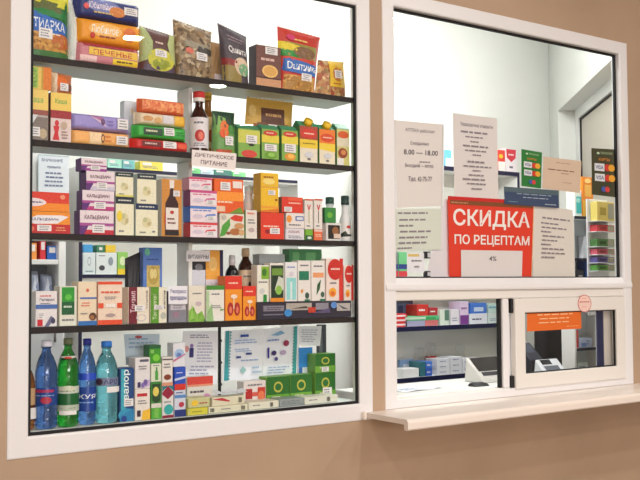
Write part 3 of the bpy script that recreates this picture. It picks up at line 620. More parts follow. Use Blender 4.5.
def fourb(lab, x0, x1, yt, z, sd, band, Y=.03): return carton('powder_box', lab, 'medicine box', x0, x1, yt, z, Y, .045, (240, 222, 230), [R(0, .84, 1, 1, band), L(.08, .66, .9, .82, 1, band), E(.28, .36, .2, .14, (214, 200, 216)), P([(.5, .3), (.6, .5), (.9, .56), (.95, .46), (.66, .42)], band)], side=sd, st=(.6, .12, .92, .42))
zz = fourb('flat white box with a red band, lowest of four stacked powder boxes', 190, 217.5, 222.5, z3, (196, 40, 50), (220, 70, 76))
zz = fourb('flat white box with a blue band, second of four stacked powder boxes', 190, 217.5, 206.5, zz+.0005, (60, 110, 200), (80, 130, 210))
zz = fourb('flat white box with a purple band, third of four stacked powder boxes', 190, 217, 190.5, zz+.0005, (130, 40, 100), (206, 80, 140))
fourb('flat pink box with a red berry on top of four stacked powder boxes', 189, 212, 177.5, zz+.0005, (220, 150, 170), (214, 60, 110))
zz = carton('granola_carton', 'white carton with green leaf, nuts and a red tag', 'medicine box', 219.5, 244.5, 213.5, z3, .031, .044, (228, 222, 206), [P([(0, .05), (.1, .5), (.4, .8), (.42, .5), (.2, .1)], (80, 160, 60)), P([(.4, .8), (.6, .95), (.95, .9), (.9, .68), (.6, .7)], (218, 60, 40)), E(.78, .5, .2, .12, (206, 150, 100)), E(.62, .26, .22, .14, (180, 110, 60)), E(.88, .24, .12, .12, (216, 170, 120)), E(.34, .2, .1, .06, (150, 90, 60)), E(.16, .84, .1, .1, (200, 190, 180))])
carton('orange_carton', 'bright orange carton with two white price labels above the nut carton', 'medicine box', 214, 243.5, 179, zz+.0005, .031, .044, (236, 100, 36), [R(0, .36, 1, .62, (248, 150, 50)), R(0, 0, 1, .36, (232, 90, 34)), L(.08, .26, .7, .38, 1, (250, 220, 190)), P([(.5, 0), (.9, .2), (1, .0)], (110, 150, 50)), R(.06, .04, .36, .2, (238, 200, 170)), R(.62, .74, .94, .94, (240, 226, 220))], st=(.2, .66, .54, .9))
r = rad(246, 256, .035)
carton('cream_tube_box', 'tall narrow pale box beside the nut carton on the third shelf', 'medicine box', 245.5, 257, 210, z3, .032, .04, (232, 222, 214), [L(.1, .8, .9, .95, 1, (220, 120, 100)), E(.5, .3, .28, .08, (190, 170, 170)), L(.15, .5, .85, .7, 2, GRY)], side=(130, 180, 120))
h = zat(251, 185, .09)-z3
bottle('lotion_bottle', 'pale white lotion bottle with rounded cap behind the nut carton', 249, z3, .115, gprof(.018, h*.9, .012, .78), M((226, 216, 214), .35), ([(.013, h*.86), (.013, h*.98), (.009, h)], M((214, 222, 220), .4)), [(h*.3, h*.7, .0185, (232, 214, 206), [L(.3, .3, .7, .7, 2, (220, 140, 110))], 180)])
zz = carton('red_medicine_box', 'bright red medicine box below the tall yellow one', 'medicine box', 260.5, 284, 212.5, z3, .03, .046, (226, 60, 38), [L(.08, .42, .8, .54, 1, (250, 220, 200)), E(.28, .28, .1, .08, (150, 30, 40))], side=(150, 90, 60), st=(.38, .2, .8, .42))
carton('yellow_medicine_box', 'tall yellow box standing on the bright red medicine box', 'medicine box', 260.5, 278.5, 173, zz+.0005, .031, .044, (240, 190, 40), [R(0, .1, 1, .16, (238, 160, 50)), R(0, .62, 1, .66, (226, 170, 60)), E(.45, .78, .34, .08, (246, 220, 130)), L(.12, .84, .85, .94, 1, (170, 110, 40)), E(.86, .32, .08, .03, (160, 90, 40)), P([(0, .0), (1, .0), (1, .1), (0, .04)], (228, 120, 40))], side=(216, 168, 50), st=(.4, .44, .8, .56))
za = carton('white_tablet_box', 'flat white box with grey lettering at the shelf beside the red box', 'medicine box', 285.5, 304.5, 228.5, z3, .031, .044, (226, 220, 228), [L(.1, .6, .85, .82, 2, (150, 80, 80)), L(.1, .1, .9, .4, 2, GRY)], rz=0)
za = carton('white_tablet_box', 'white box with orange and blue corner marks lying on the flat one', 'medicine box', 286, 304.5, 213, za+.0005, .031, .044, (236, 226, 222), [E(.16, .6, .14, .24, (238, 150, 60)), R(.5, .5, .95, .8, (80, 110, 180)), R(.56, .56, .9, .74, (226, 226, 236)), L(.1, .12, .8, .32, 1, GRY)])
carton('red_tablet_box', 'red box with a pale label on top of the white tablet boxes', 'medicine box', 281.5, 303, 197, za+.0005, .033, .04, (222, 56, 38), [L(.3, .5, .94, .72, 1, (250, 200, 180)), R(.3, .76, .96, .96, (236, 90, 60))], st=(.1, .06, .46, .36), side=(130, 90, 70))
zb2 = carton('small_green_box', 'small green and white box under the tall heart boxes', 'medicine box', 305.5, 313, 229.5, z3, .031, .04, (120, 180, 60), [R(0, 0, 1, .45, (40, 90, 60)), E(.5, .22, .3, .12, (220, 230, 220))])
zb3 = carton('small_orange_box', 'small orange red box beside the small green one', 'medicine box', 314, 322.5, 229.5, z3, .031, .04, (232, 110, 70), [R(0, .8, 1, 1, (240, 200, 190)), L(.1, .3, .9, .6, 2, (250, 220, 200))])
def hb(lab, x0, x1, yt, z, st_): carton('heart_tonic_box', lab, 'medicine box', x0, x1, yt, z, .031, .04, (234, 226, 220), [P([(.3, .78), (.5, .6), (.72, .78), (.66, .84), (.5, .7), (.36, .84)], (206, 40, 50)), R(.46, .2, .54, .6, st_), L(.2, .06, .8, .16, 1, GRY), R(0, .95, 1, 1, (220, 90, 70))])
hb('tall white box with red heart and yellow stem above the green box', 304.5, 313, 199, zb2+.0005, (150, 160, 60))
hb('tall white box with red heart and dark stem above the orange box', 314, 322.5, 199, zb3+.0005, (60, 50, 50))
zz = carton('black_cream_box', 'white and black box with brown picture near the right end', 'medicine box', 326, 341, 223, z3, .031, .042, (228, 224, 222), [R(.12, .1, .92, .88, (24, 20, 22)), E(.62, .55, .22, .24, (150, 96, 56)), R(.5, .14, .96, .4, (226, 200, 186))])
carton('green_cream_box', 'small green box on the black picture box', 'medicine box', 324.5, 336, 207.5, zz+.0005, .032, .038, (46, 134, 60), [E(.45, .5, .24, .2, (110, 180, 60))], side=(30, 90, 50))
h = zat(333, 197, .1)-z3
bottle('green_capped_bottle', 'bottle with dark green cap behind the small green box', 330, z3, .11, gprof(.016, h*.86, .012, .8), M((214, 222, 220), .3), ([(.0135, h*.82), (.0145, h*.9), (.013, h)], M((26, 74, 66), .4)), [])
r = rad(341.5, 350.5, .04); h = zat(346, 196, .05)-z3
bottle('spray_bottle', 'white spray bottle with dark green and white cap at the right end', 345.2, z3, .048, [(r*.9, 0), (r, .004), (r, h*.42), (r*.92, h*.5), (r*.62, h*.6), (r*.58, h*.8)], M((228, 228, 230), .3), ([(r*.68, h*.8), (r*.72, h*.84), (r*.66, h)], M((30, 62, 60), .35)), [(h*.05, h*.4, r+.0004, (230, 226, 224), [P([(0, .3), (.3, .5), (.32, .3), (1, .26), (1, .2), (.05, .1)], (24, 40, 34)), E(.5, .74, .14, .1, (196, 60, 60))], 170)])

# ---------------- fourth shelf
carton('probiotic_box', 'white box with blue band and red corner, leftmost on the fourth shelf', 'medicine box', 35.5, 57.5, 291, z4, .03, .045, (232, 226, 228), [L(.15, .82, .8, .9, 1, (210, 80, 80)), T(.16, .7, .86, .8, 'Энтерол', (70, 66, 110)), L(.2, .62, .7, .68, 1, GRY), R(0, .5, 1, .62, (70, 110, 180)), R(.08, .02, .32, .2, (206, 30, 44)), P([(.4, 0), (.7, .3), (.85, .24), (.6, 0)], (110, 110, 140)), E(.8, .16, .1, .08, (60, 60, 90))], st=(.1, .22, .4, .4))
carton('green_medicine_box', 'white box with a tall bright green and dark green window', 'medicine box', 59.5, 77, 286, z4, .031, .045, (226, 224, 210), [R(.12, .28, .86, .97, (40, 150, 50)), R(.12, .28, .86, .6, (20, 90, 50)), E(.5, .72, .2, .08, (90, 190, 70)), L(.2, .42, .8, .54, 1, (200, 220, 200)), L(.1, .1, .9, .2, 1, GRY)], side=(216, 214, 200))
carton('nut_extract_box', 'cream box with blue line and a chestnut picture on the fourth shelf', 'medicine box', 78, 97, 281.5, z4, .03, .048, (238, 218, 190), [R(0, 0, 1, .1, (50, 110, 180)), R(.1, .6, 1, .64, (80, 110, 180)), E(.5, .8, .08, .04, (220, 100, 80)), L(.15, .42, .7, .54, 2, (220, 110, 90)), E(.78, .2, .2, .09, (90, 56, 40)), E(.74, .18, .12, .05, (170, 110, 70)), L(.1, .24, .5, .3, 1, GRY)])
carton('antacid_box', 'tall cream box with orange top, bottom and a broken orange band', 'medicine box', 98, 122.5, 281.5, z4, .03, .048, (240, 216, 196), [R(0, .93, 1, 1, (228, 80, 46)), R(0, 0, 1, .11, (228, 80, 46)), R(0, .38, .22, .5, (228, 80, 46)), R(.78, .38, 1, .5, (228, 80, 46)), L(.1, .7, .9, .8, 1, (220, 90, 60)), L(.25, .58, .75, .66, 2, GRY), E(.5, .22, .2, .04, (170, 150, 150)), R(.3, .4, .7, .48, (246, 236, 230))], side=(236, 190, 170))
carton('maroon_medicine_box', 'cream box with a maroon left panel and vertical lettering', 'medicine box', 128, 149.5, 287, z4, .031, .045, (236, 224, 206), [R(.02, 0, .42, 1, (112, 26, 44)), TV(.1, .3, .34, .88, 'Тонзил', (240, 200, 210)), E(.62, .16, .24, .1, (210, 200, 200)), E(.62, .16, .16, .07, (236, 224, 206)), TV(.84, .4, .92, .9, 'спрей', (60, 60, 60))], st=(.3, .34, .76, .5))
carton('green_striped_box', 'cream box with a green vertical stripe beside the maroon box', 'medicine box', 150.5, 167, 287, z4, .031, .045, (236, 228, 208), [R(.0, 0, .5, 1, (90, 150, 40)), TV(.12, .1, .36, .8, 'Тонзилгон', (220, 236, 190)), E(.78, .2, .18, .1, (190, 190, 180)), TV(.8, .4, .9, .9, 'капли', (90, 90, 90))], st=(.2, .38, .8, .5))
carton('grey_tablet_carton', 'grey box with a white lettered card on it', 'medicine box', 168.5, 186.5, 291, z4, .031, .045, (132, 132, 144), [R(.1, .4, .95, .6, (196, 190, 200)), L(.2, .43, .85, .57, 2, GRY), E(.4, .25, .2, .1, (150, 120, 140))], side=(110, 110, 124))
za = zz = carton('leaf_print_box', 'white box with green leaves at its foot beside the tag', 'medicine box', 188.5, 205, 285.5, z4, .03, .045, (232, 224, 210), [P([(0, .0), (1, 0), (1, .1), (.8, .3), (.5, .2), (.3, .42), (0, .3)], GLEAF), L(.2, .74, .8, .82, 1, GRY), E(.6, .5, .2, .06, (200, 180, 190)), P([(.05, .05), (.2, .5), (.3, .1)], (150, 200, 90))])
zb3 = carton('leaf_print_box', 'white box with dark green top band and grey leaf outline', 'medicine box', 206, 224.5, 285.5, z4, .03, .045, (234, 230, 222), [R(0, .88, 1, 1, (70, 140, 50)), R(0, 0, .16, .85, (176, 206, 160)), P([(0, .0), (.4, .0), (.3, .5), (.1, .3)], (150, 190, 130)), L(.3, .72, .9, .8, 1, GRY), L(.3, .36, .96, .46, 2, GRY), R(.75, .3, .95, .34, (110, 160, 60))])
def lung(lab, x0, x1, yt, Y=.03): return carton('cough_syrup_box', lab, 'medicine box', x0, x1, yt, z4, Y, .045, (242, 150, 40), [R(0, .7, 1, 1, (224, 56, 40)), L(.15, .8, .85, .88, 1, (250, 210, 190)), E(.3, .26, .18, .15, (176, 40, 40)), E(.7, .26, .18, .15, (176, 40, 40)), R(.47, .26, .53, .5, (250, 220, 190)), E(.3, .24, .08, .08, (230, 120, 90)), E(.7, .24, .08, .08, (230, 120, 90)), E(.5, .54, .2, .05, (244, 220, 200))], side=(226, 110, 40))
lung('red and yellow cough box with lungs picture, the taller one', 225, 242, 276)
lung('red and yellow cough box with lungs picture, the shorter one at the tray', 242.8, 256, 286)
carton('herbal_drop_box', 'black and white patterned box under the white word sign', 'medicine box', 192, 205.5, 252, z4, .093, .04, (30, 30, 44), [R(0, .44, 1, .74, (214, 214, 226)), P([(.2, .3), (.5, .46), (.8, .3)], (200, 200, 216)), E(.5, .78, .3, .05, (120, 120, 130))])
carton('orange_drop_box', 'orange and white box in the back beside the black patterned box', 'medicine box', 205.5, 220, 250, z4, .095, .04, (240, 170, 70), [R(0, 0, 1, .5, (226, 90, 40)), R(0, .46, 1, .58, (226, 216, 226)), E(.5, .8, .3, .1, (244, 200, 120))], side=(20, 30, 90))
carton('navy_box', 'slim dark navy box behind the orange one on the fourth shelf', 'medicine box', 220, 223.5, 250, z4, .1, .035, (30, 36, 84))
h = zat(233, 255, .1)-z4
bottle('iodine_bottle', 'small dark bottle with a round white cap at the back', 232, z4, .115, [(.019, 0), (.021, .004), (.021, h*.7), (.018, h*.76), (.009, h*.83), (.009, h*.86)], M((24, 28, 34), .2), ([(.009, h*.84), (.011, h*.9), (.009, h)], M((226, 226, 230), .3)), [(h*.5, h*.68, .0215, (220, 226, 206), [L(.3, .3, .7, .7, 2, GRY)], 170)])
r = rad(240, 253, .1); h = zat(246, 248, .1)-z4
bottle('honey_syrup_bottle', 'brown glass bottle with beige cap and cream label on the fourth shelf', 245.5, z4, .115, [(r*.9, 0), (r, .005), (r, h*.7), (r*.92, h*.76), (r*.5, h*.84), (r*.42, h*.88), (r*.42, h*.95)], AMB, ([(r*.5, h*.88), (r*.5, h)], M((206, 180, 150), .4)), [(h*.3, h*.69, r+.0005, (226, 200, 170), [E(.5, .45, .05, .14, (60, 40, 40)), L(.25, .7, .75, .84, 1, GRY)], 200)])
# long black tester tray with ads at the right of the shelf
a, b, zt_ = span(256.5, 351, 306, .024)
ztl = z4+.052
mb = MB(); w = b-a-.002; hh = ztl-z4; TD = .055
mb.box(-w/2, w/2, 0, TD, 0, hh-.0005, M((52, 50, 66), .35), .001)
S = lambda u, v, off=0: ((u-.5)*w, -off, v*hh)
prints(mb, S, [R(.06, .48, .27, .8, (130, 126, 138)), L(.08, .52, .25, .74, 2, (70, 66, 84)), R(.06, .24, .26, .32, (110, 108, 124)), R(.29, .5, .56, .92, (176, 168, 160)), P([(.34, .6), (.5, .74), (.52, .6)], (70, 60, 60)), E(.31, .36, .04, .22, (60, 140, 210)), R(.52, .34, .6, .66, (196, 60, 44)), R(.6, .5, .74, .9, (140, 136, 150)), P([(.56, .3), (.75, .6), (.76, .3)], (90, 80, 120)), E(.8, .76, .035, .2, (90, 140, 210)), R(.83, .4, .98, .86, (184, 178, 176)), P([(.84, .8), (.96, .5), (.9, .5)], (90, 90, 100))])
tag(mb.build('tester_tray', loc=((a+b)/2, .0215, z4)), 'long dark display tray with small adverts along the fourth shelf', 'tray')
T5 = ztl+.0008
carton('green_white_box', 'white box with green top square and green foot, leftmost on the tray', 'medicine box', 257, 269, 265, T5, .024, .036, (236, 232, 220), [R(.35, .62, 1, .96, (130, 180, 50)), E(.6, .8, .2, .1, (60, 120, 40)), R(.5, 0, .8, .2, (40, 140, 60)), L(.05, .5, .9, .58, 1, GRY), E(.4, .3, .2, .08, (210, 210, 210))])
carton('dark_green_box', 'white box with a dark green arched plant picture on the tray', 'medicine box', 270, 284, 263, T5, .024, .036, (236, 230, 220), [R(.05, 0, .95, .94, (28, 52, 36)), R(.12, .68, .9, .86, (110, 150, 60)), P([(.3, .3), (.6, .66), (.95, .6), (.95, .3)], (210, 214, 200)), E(.6, .3, .24, .12, (140, 190, 80)), R(0, 0, 1, .1, (230, 140, 40))])
carton('teal_striped_box', 'white box with pale teal vertical stripes on the tray', 'medicine box', 285, 297.3, 262, T5, .024, .036, (234, 232, 234), [R(.1, .05, .9, .6, (150, 216, 216)), R(.4, .05, .56, .5, (220, 236, 236)), L(.1, .84, .9, .9, 1, (80, 110, 190)), E(.5, .7, .2, .06, (220, 210, 220))])
carton('green_square_box', 'white box with a dark green square on the tray', 'medicine box', 297.7, 310.8, 260.5, T5, .024, .036, (234, 228, 224), [R(.08, .52, .85, .74, (24, 120, 90)), E(.7, .14, .16, .08, (50, 80, 70)), E(.3, .25, .1, .05, (220, 150, 80)), L(.1, .84, .9, .92, 1, GRY), R(.5, 0, .9, .05, (30, 110, 80))])
carton('orange_square_box', 'white box with a peach square and a dark green leaf on the tray', 'medicine box', 311.2, 325, 260.5, T5, .024, .036, (236, 230, 226), [R(.1, .58, .9, .7, (240, 160, 110)), P([(.35, .14), (.42, .4), (.7, .54), (.6, .3)], (40, 90, 50)), E(.8, .16, .14, .07, (70, 100, 80)), L(.1, .82, .9, .9, 1, GRY), R(.6, 0, 1, .05, (30, 110, 80))])
def cit(lab, x0, x1, yt, Y): carton('cold_remedy_box', lab, 'medicine box', x0, x1, yt, T5, Y, .03, (240, 222, 214), [R(.8, 0, 1, 1, (212, 40, 40)), E(.52, .74, .44, .25, (206, 44, 36)), L(.24, .7, .84, .8, 1, (250, 220, 210)), R(.75, 0, .9, .6, (220, 60, 50)), E(.36, .2, .22, .11, (244, 170, 50)), E(.36, .17, .14, .06, (226, 110, 40)), L(.2, .38, .6, .46, 1, GRY)])
cit('white and red rounded shape box, the taller one near the right frame', 326, 343, 258.5, .024)
cit('white and red rounded shape box, the shorter one at the far right end', 343.8, 353.3, 265, .024)
carton('green_blister_box', 'flat dark green translucent box lying at the back over the white boxes', 'medicine box', 289, 322, 249, z4, .1, .04, (70, 140, 90), [R(.1, .8, .3, .95, (110, 180, 120)), R(.5, .8, .8, .95, (110, 180, 120))])
carton('grey_back_box', 'low grey box at the back behind the leftmost tray boxes', 'medicine box', 259, 285, 254, z4, .1, .04, (176, 182, 184), [L(.1, .7, .9, .9, 1, GRY)])
# ---------------- bottom shelf: water bottles
def wprof(r, h, neck, bumps=True):
    p = [(r*.75, 0), (r*.94, .004), (r, .012)]
    n = 20
    for i in range(1, n):
        z = .012+(h*.6-.012)*i/n; p.append((r*(1-.035*(i % 2) if bumps else 1), z))
    p += [(r, h*.62), (r*.97, h*.68), (r*.86, h*.75), (r*.66, h*.82), (r*.44, h*.87), (neck, h*.9), (neck, h*.925), (neck*1.25, h*.93), (neck*1.25, h*.94), (neck, h*.945), (neck, h*.985)]
    return p
def wat(name, lab, x0, x1, yt, Y, col, capc, labels, rz=-.35, trans=.8, prof=wprof, nk=.4, st=None):
    r = rad(x0, x1, Y); xc = (x0+x1)/2; h = at(xc, yt, Y).z-z5; neck = r*nk
    caph = h*.075
    bottle(name, lab, xc, z5, Y, [(a, b*.99) for a, b in prof(r, h, neck)], plastic(col), ([(neck*1.12, h-caph), (neck*1.14, h-caph*.5), (neck*1.08, h)], M(capc, .35)),
        [(a*h, b*h, r*f+.0006, c, p, arc) for a, b, f, c, p, arc in labels], rz=rz, st=st)
wat('small_brown_bottle', 'small brown bottle cut off by the left frame on the bottom shelf', 21, 36, 360, .06, (190, 120, 70), (226, 220, 216), [(.14, .34, 1, (70, 20, 26), [], 200), (.36, .6, 1, (196, 160, 120), [], 200)], st=(.4, .1, .9, .9))
wat('water_bottle', 'large dark blue plastic water bottle with a white cap', 36.5, 58, 340.5, .055, (84, 134, 214), (226, 226, 240), [(.27, .47, 1.0, M((30, 66, 140), .3), [E(.5, .3, .14, .2, (176, 40, 70)), R(.2, .74, .7, .9, (170, 40, 90)), L(.2, .5, .8, .62, 1, (140, 170, 220))], 200)], st=None)
wat('mineral_water_bottle', 'green glass mineral water bottle with silver and white labels', 58.5, 79, 338, .055, (30, 176, 56), (110, 120, 90), [(.18, .25, 1, (186, 196, 180), [L(.1, .3, .9, .7, 1, (90, 110, 90))], 220), (.25, .38, 1, M((24, 96, 50), .3), [], 220), (.38, .46, 1, (200, 210, 196), [E(.5, .7, .2, .4, (210, 214, 190)), L(.2, .2, .8, .5, 1, (110, 120, 90))], 220), (.755, .8, .72, (214, 216, 206), [E(.5, .5, .12, .4, (196, 60, 40))], 220)], nk=.36, trans=.75, st=(.3, -.55, .7, .1))
wat('water_bottle', 'bright blue plastic bottle with navy cap and dark blue label', 79.5, 96, 338.5, .06, (100, 162, 245), (40, 50, 150), [(.16, .44, 1, M((26, 66, 150), .3), [T(.22, .52, .8, .7, 'КУЯ', (230, 236, 250)), L(.2, .3, .8, .42, 1, (140, 180, 230))], 200), (.52, .6, 1, M((40, 80, 200), .3), [], 200)])
wat('water_bottle', 'pale cyan plastic bottle with light blue cap and a price sticker', 96.5, 117.5, 341, .055, (130, 225, 245), (40, 120, 210), [(.46, .56, 1, M((120, 130, 160), .3), [E(.3, .5, .1, .4, (60, 40, 60)), T(.42, .2, .8, .8, 'АРО', (60, 60, 110))], 200)], st=(.5, -.8, .95, -.1))
carton('nasal_spray_box', 'navy and turquoise box with large vertical white lettering', 'medicine box', 119.5, 134, 368, z5, .04, .045, (28, 70, 130), [R(.1, .2, .42, .98, (60, 170, 190)), TV(.3, .3, .74, .97, 'квалор', (234, 244, 244)), E(.5, .12, .6, .12, (50, 150, 190)), P([(0, 0), (1, 0), (1, .24), (0, .1)], (40, 130, 180)), E(.3, .05, .2, .06, (30, 60, 140))], side=(20, 60, 120), st=(.3, .28, .95, .42))
CT = .03
zz = carton('syrup_box', 'white box with yellow fruit, lower of the two beside the navy box', 'medicine box', 135, 150.3, 389, z5, .034, .045, (236, 228, 220), [R(.12, .76, .8, .86, (190, 40, 50)), P([(.4, 0), (1, 0), (1, .35), (.5, .3)], (240, 190, 60)), R(.12, .12, .36, .32, (60, 40, 60)), L(.15, .5, .8, .66, 2, GRY)])
carton('syrup_box', 'white box with purple grapes stacked on the yellow fruit box', 'medicine box', 135, 150.3, 357.5, zz+.0005, .034, .045, (228, 224, 226), [R(.3, .86, .9, .94, (90, 90, 110)), P([(.4, .0), (1, .1), (1, .3), (.5, .2)], (190, 170, 210)), E(.68, .2, .14, .1, (110, 90, 160)), E(.5, .12, .12, .08, (130, 110, 180)), R(.15, .05, .35, .22, (60, 50, 100)), L(.2, .6, .8, .76, 2, GRY)])
zz = carton('herbal_oil_box', 'green box with a yellow drop picture on the bottom shelf', 'medicine box', 151, 161.5, 382, z5, .034, .04, (60, 140, 60), [P([(.1, .95), (.9, .95), (.9, .5), (.5, .42), (.1, .5)], (36, 70, 40)), E(.45, .74, .3, .13, (226, 206, 100)), R(0, .3, 1, .42, (220, 216, 206)), R(0, 0, 1, .3, (80, 170, 60)), R(.3, .02, .7, .28, (120, 190, 80))])
zz = carton('herbal_oil_box', 'pale green box with a small bottle drawing stacked in the middle', 'medicine box', 151, 161.5, 363.5, zz+.0005, .034, .04, (222, 226, 206), [R(.38, .1, .68, .6, (80, 160, 70)), R(.46, .6, .6, .8, (60, 130, 60)), L(.1, .84, .9, .94, 1, GRY)])
carton('green_top_box', 'bright green box on top of the stack of herbal boxes', 'medicine box', 149, 161, 345, zz+.0005, .036, .038, (60, 150, 40), [R(0, .8, 1, 1, (26, 90, 50)), E(.6, .3, .3, .2, (120, 200, 60)), R(.1, .55, .4, .75, (130, 190, 90))], side=(30, 110, 60))
zz = carton('throat_box', 'teal and white box with a dark red diamond on the bottom shelf', 'medicine box', 162, 173.7, 386, z5, .034, .04, (228, 224, 222), [P([(0, .8), (.5, 1), (1, .8), (1, .74), (.5, .58), (0, .74)], (150, 30, 60)), P([(0, 1), (.5, 1), (0, .84)], (40, 120, 130)), P([(1, 1), (.5, 1), (1, .84)], (40, 120, 130)), E(.55, .26, .4, .16, (50, 170, 170)), R(0, 0, 1, .08, (140, 30, 60)), L(.1, .46, .9, .54, 1, GRY)])
carton('throat_box', 'white box with a brown spot standing on the teal and red box', 'medicine box', 162, 173, 357, zz+.0005, .035, .038, (232, 226, 220), [E(.5, .3, .34, .1, (130, 60, 40)), R(0, 0, 1, .12, (216, 150, 120)), L(.1, .6, .9, .8, 2, GRY), R(0, .9, 1, .94, (60, 50, 60))])
zz = carton('cold_tablet_box', 'white and navy box under the royal blue one', 'medicine box', 174.4, 186, 390, z5, .034, .04, (210, 214, 230), [R(0, 0, 1, .26, (30, 50, 120)), R(0, .7, 1, .82, (90, 140, 200)), E(.6, .45, .24, .1, (190, 60, 80)), L(.1, .86, .9, .95, 1, (60, 80, 150))])
zz = carton('cold_tablet_box', 'royal blue box with a red foot stacked beside the lemon packets', 'medicine box', 174.4, 186, 367, zz+.0005, .034, .04, (40, 80, 190), [R(0, 0, 1, .26, (210, 50, 40)), P([(0, .4), (1, .5), (1, .6), (0, .5)], (200, 210, 240)), L(.15, .7, .85, .8, 1, (220, 226, 250))])
carton('cold_tablet_box', 'white box with a pale blue swirl on top of the royal blue box', 'medicine box', 173, 185.5, 343, zz+.0005, .036, .038, (226, 226, 234), [E(.5, .55, .4, .2, (160, 190, 226)), E(.45, .5, .2, .1, (100, 130, 190)), P([(0, .2), (1, .5), (1, .56), (0, .3)], (200, 120, 150))])
# flat packs lying in front
def flat(lab, x0, x1, yt, Y, d, col, pr, z=z5, name='flat_medicine_box'): return carton(name, lab, 'medicine box', x0, x1, yt, z, Y, d, col, pr)
BAR = lambda u: [R(u, .2, u+.012, .8, BLK), R(u+.02, .2, u+.026, .8, BLK), R(u+.034, .2, u+.05, .8, BLK), R(u+.058, .2, u+.066, .8, BLK), R(u+.074, .2, u+.09, .8, BLK)]
f1 = flat('flat yellow and olive box lying in front of the lemon packets', 187.5, 208, 408, .03, .06, (214, 206, 70), [R(0, 0, .1, 1, (190, 190, 120)), L(.2, .3, .8, .7, 1, (170, 160, 50))])
f2 = flat('flat cream box with barcode lying just right of the yellow one', 208.5, 248, 405.5, .03, .06, (226, 222, 196), BAR(.04)+[L(.3, .4, .6, .7, 1, GRY)]+BAR(.82))
f3 = flat('flat cream box with barcode lying in the middle of the bottom shelf', 248.5, 279, 401.5, .03, .06, (230, 226, 206), [L(.1, .4, .5, .7, 1, GRY)]+BAR(.7))
f4 = flat('flat grey striped box lying in the middle of the bottom shelf', 279.5, 304, 398.5, .03, .06, (150, 160, 160), [L(.05, .2, .95, .8, 3, (110, 120, 124))])
f5 = flat('flat white box with barcode lying at the right of the bottom shelf', 304.5, 338, 396, .03, .06, (226, 226, 212), [L(.1, .4, .5, .7, 1, GRY)]+BAR(.66))
# lemon packets
f6 = flat('thin greenish packet with lemon picture on the flat yellow box', 188, 210, 398, .034, .05, (200, 200, 150), [E(.3, .5, .16, .3, (240, 200, 60)), L(.5, .3, .95, .6, 1, (180, 60, 60))], z=f1+.0005, name='lemon_tea_box')
flat('pale lemon tea box with a pink slice standing behind the flat boxes', 187, 213, 376.5, .093, .03, (226, 222, 214), [R(.0, .78, 1, 1, (214, 70, 60)), R(.0, .72, 1, .78, (230, 150, 120)), L(.1, .5, .8, .64, 1, (90, 80, 90)), E(.3, .26, .2, .2, (240, 204, 60)), E(.3, .26, .13, .13, (250, 226, 120)), E(.75, .4, .14, .1, (214, 150, 190))], name='lemon_tea_box')
flat('flat cream pack with red line on the barcode box', 212, 245, 396.5, .036, .048, (222, 216, 190), [P([(0, .8), (.3, .9), (.55, .5), (.5, .4)], (190, 50, 60))]+BAR(.8), z=f2+.0005)
# crumpled leaflet
mb = MB(); w = .1
def S(u, v, off=0): return ((u-.5)*w, v*.03, .006+.012*abs(math.sin(7*u+1.2))*(.3+.7*v)+.002*math.sin(19*u*v))
mb.surf(S, mm((232, 234, 240)), 14, 5); mb.surf(lambda u, v, off=0: tuple(a-b for a, b in zip(S(1-u, v), (0, 0, .0007))), mm((232, 234, 240)), 14, 5)
p = at(232, 392, .045); tag(mb.build('folded_leaflet', loc=(p.x, .04, at(232, 396.5, .036).z+.001)), 'crumpled white leaflet lying on the flat cream boxes', 'leaflet')
flat('white box with two red panels standing beside the green tea boxes', 243.5, 266, 381, .093, .04, (230, 220, 218), [R(.08, .3, .38, .7, (180, 40, 44)), R(.62, .3, .96, .74, (200, 60, 44)), E(.78, .4, .14, .2, (226, 120, 80)), R(.36, .4, .64, .56, (210, 90, 80)), L(.15, .78, .85, .92, 1, GRY)], name='red_panel_box')
TEA = [R(0, .0, 1, .35, (110, 170, 60)), E(.5, .62, .2, .2, (190, 190, 80)), E(.5, .62, .14, .13, (44, 110, 50)), L(.2, .2, .7, .32, 1, (226, 226, 190))]
TG = (40, 108, 40)
def tea(lab, x0, x1, yt, z=z5, st=None, Y=.094, d=.045): return carton('green_tea_box', lab, 'tea box', x0, x1, yt, z, Y, d, TG, TEA, st=st, side=(120, 170, 70))
tea('green tea box standing right of the box with red panels', 266.5, 289.5, 376.5)
tea('green tea box between its left twin and the stacked pair', 290, 312, 374.5)
zz = tea('green tea box at the bottom of the stacked pair at right', 315, 335.5, 372.5, st=(.35, .1, .8, .45))
tea('green tea box on top of the stacked pair at right', 315, 335.5, 353.5, zz+.0005, st=(.3, .05, .65, .3))
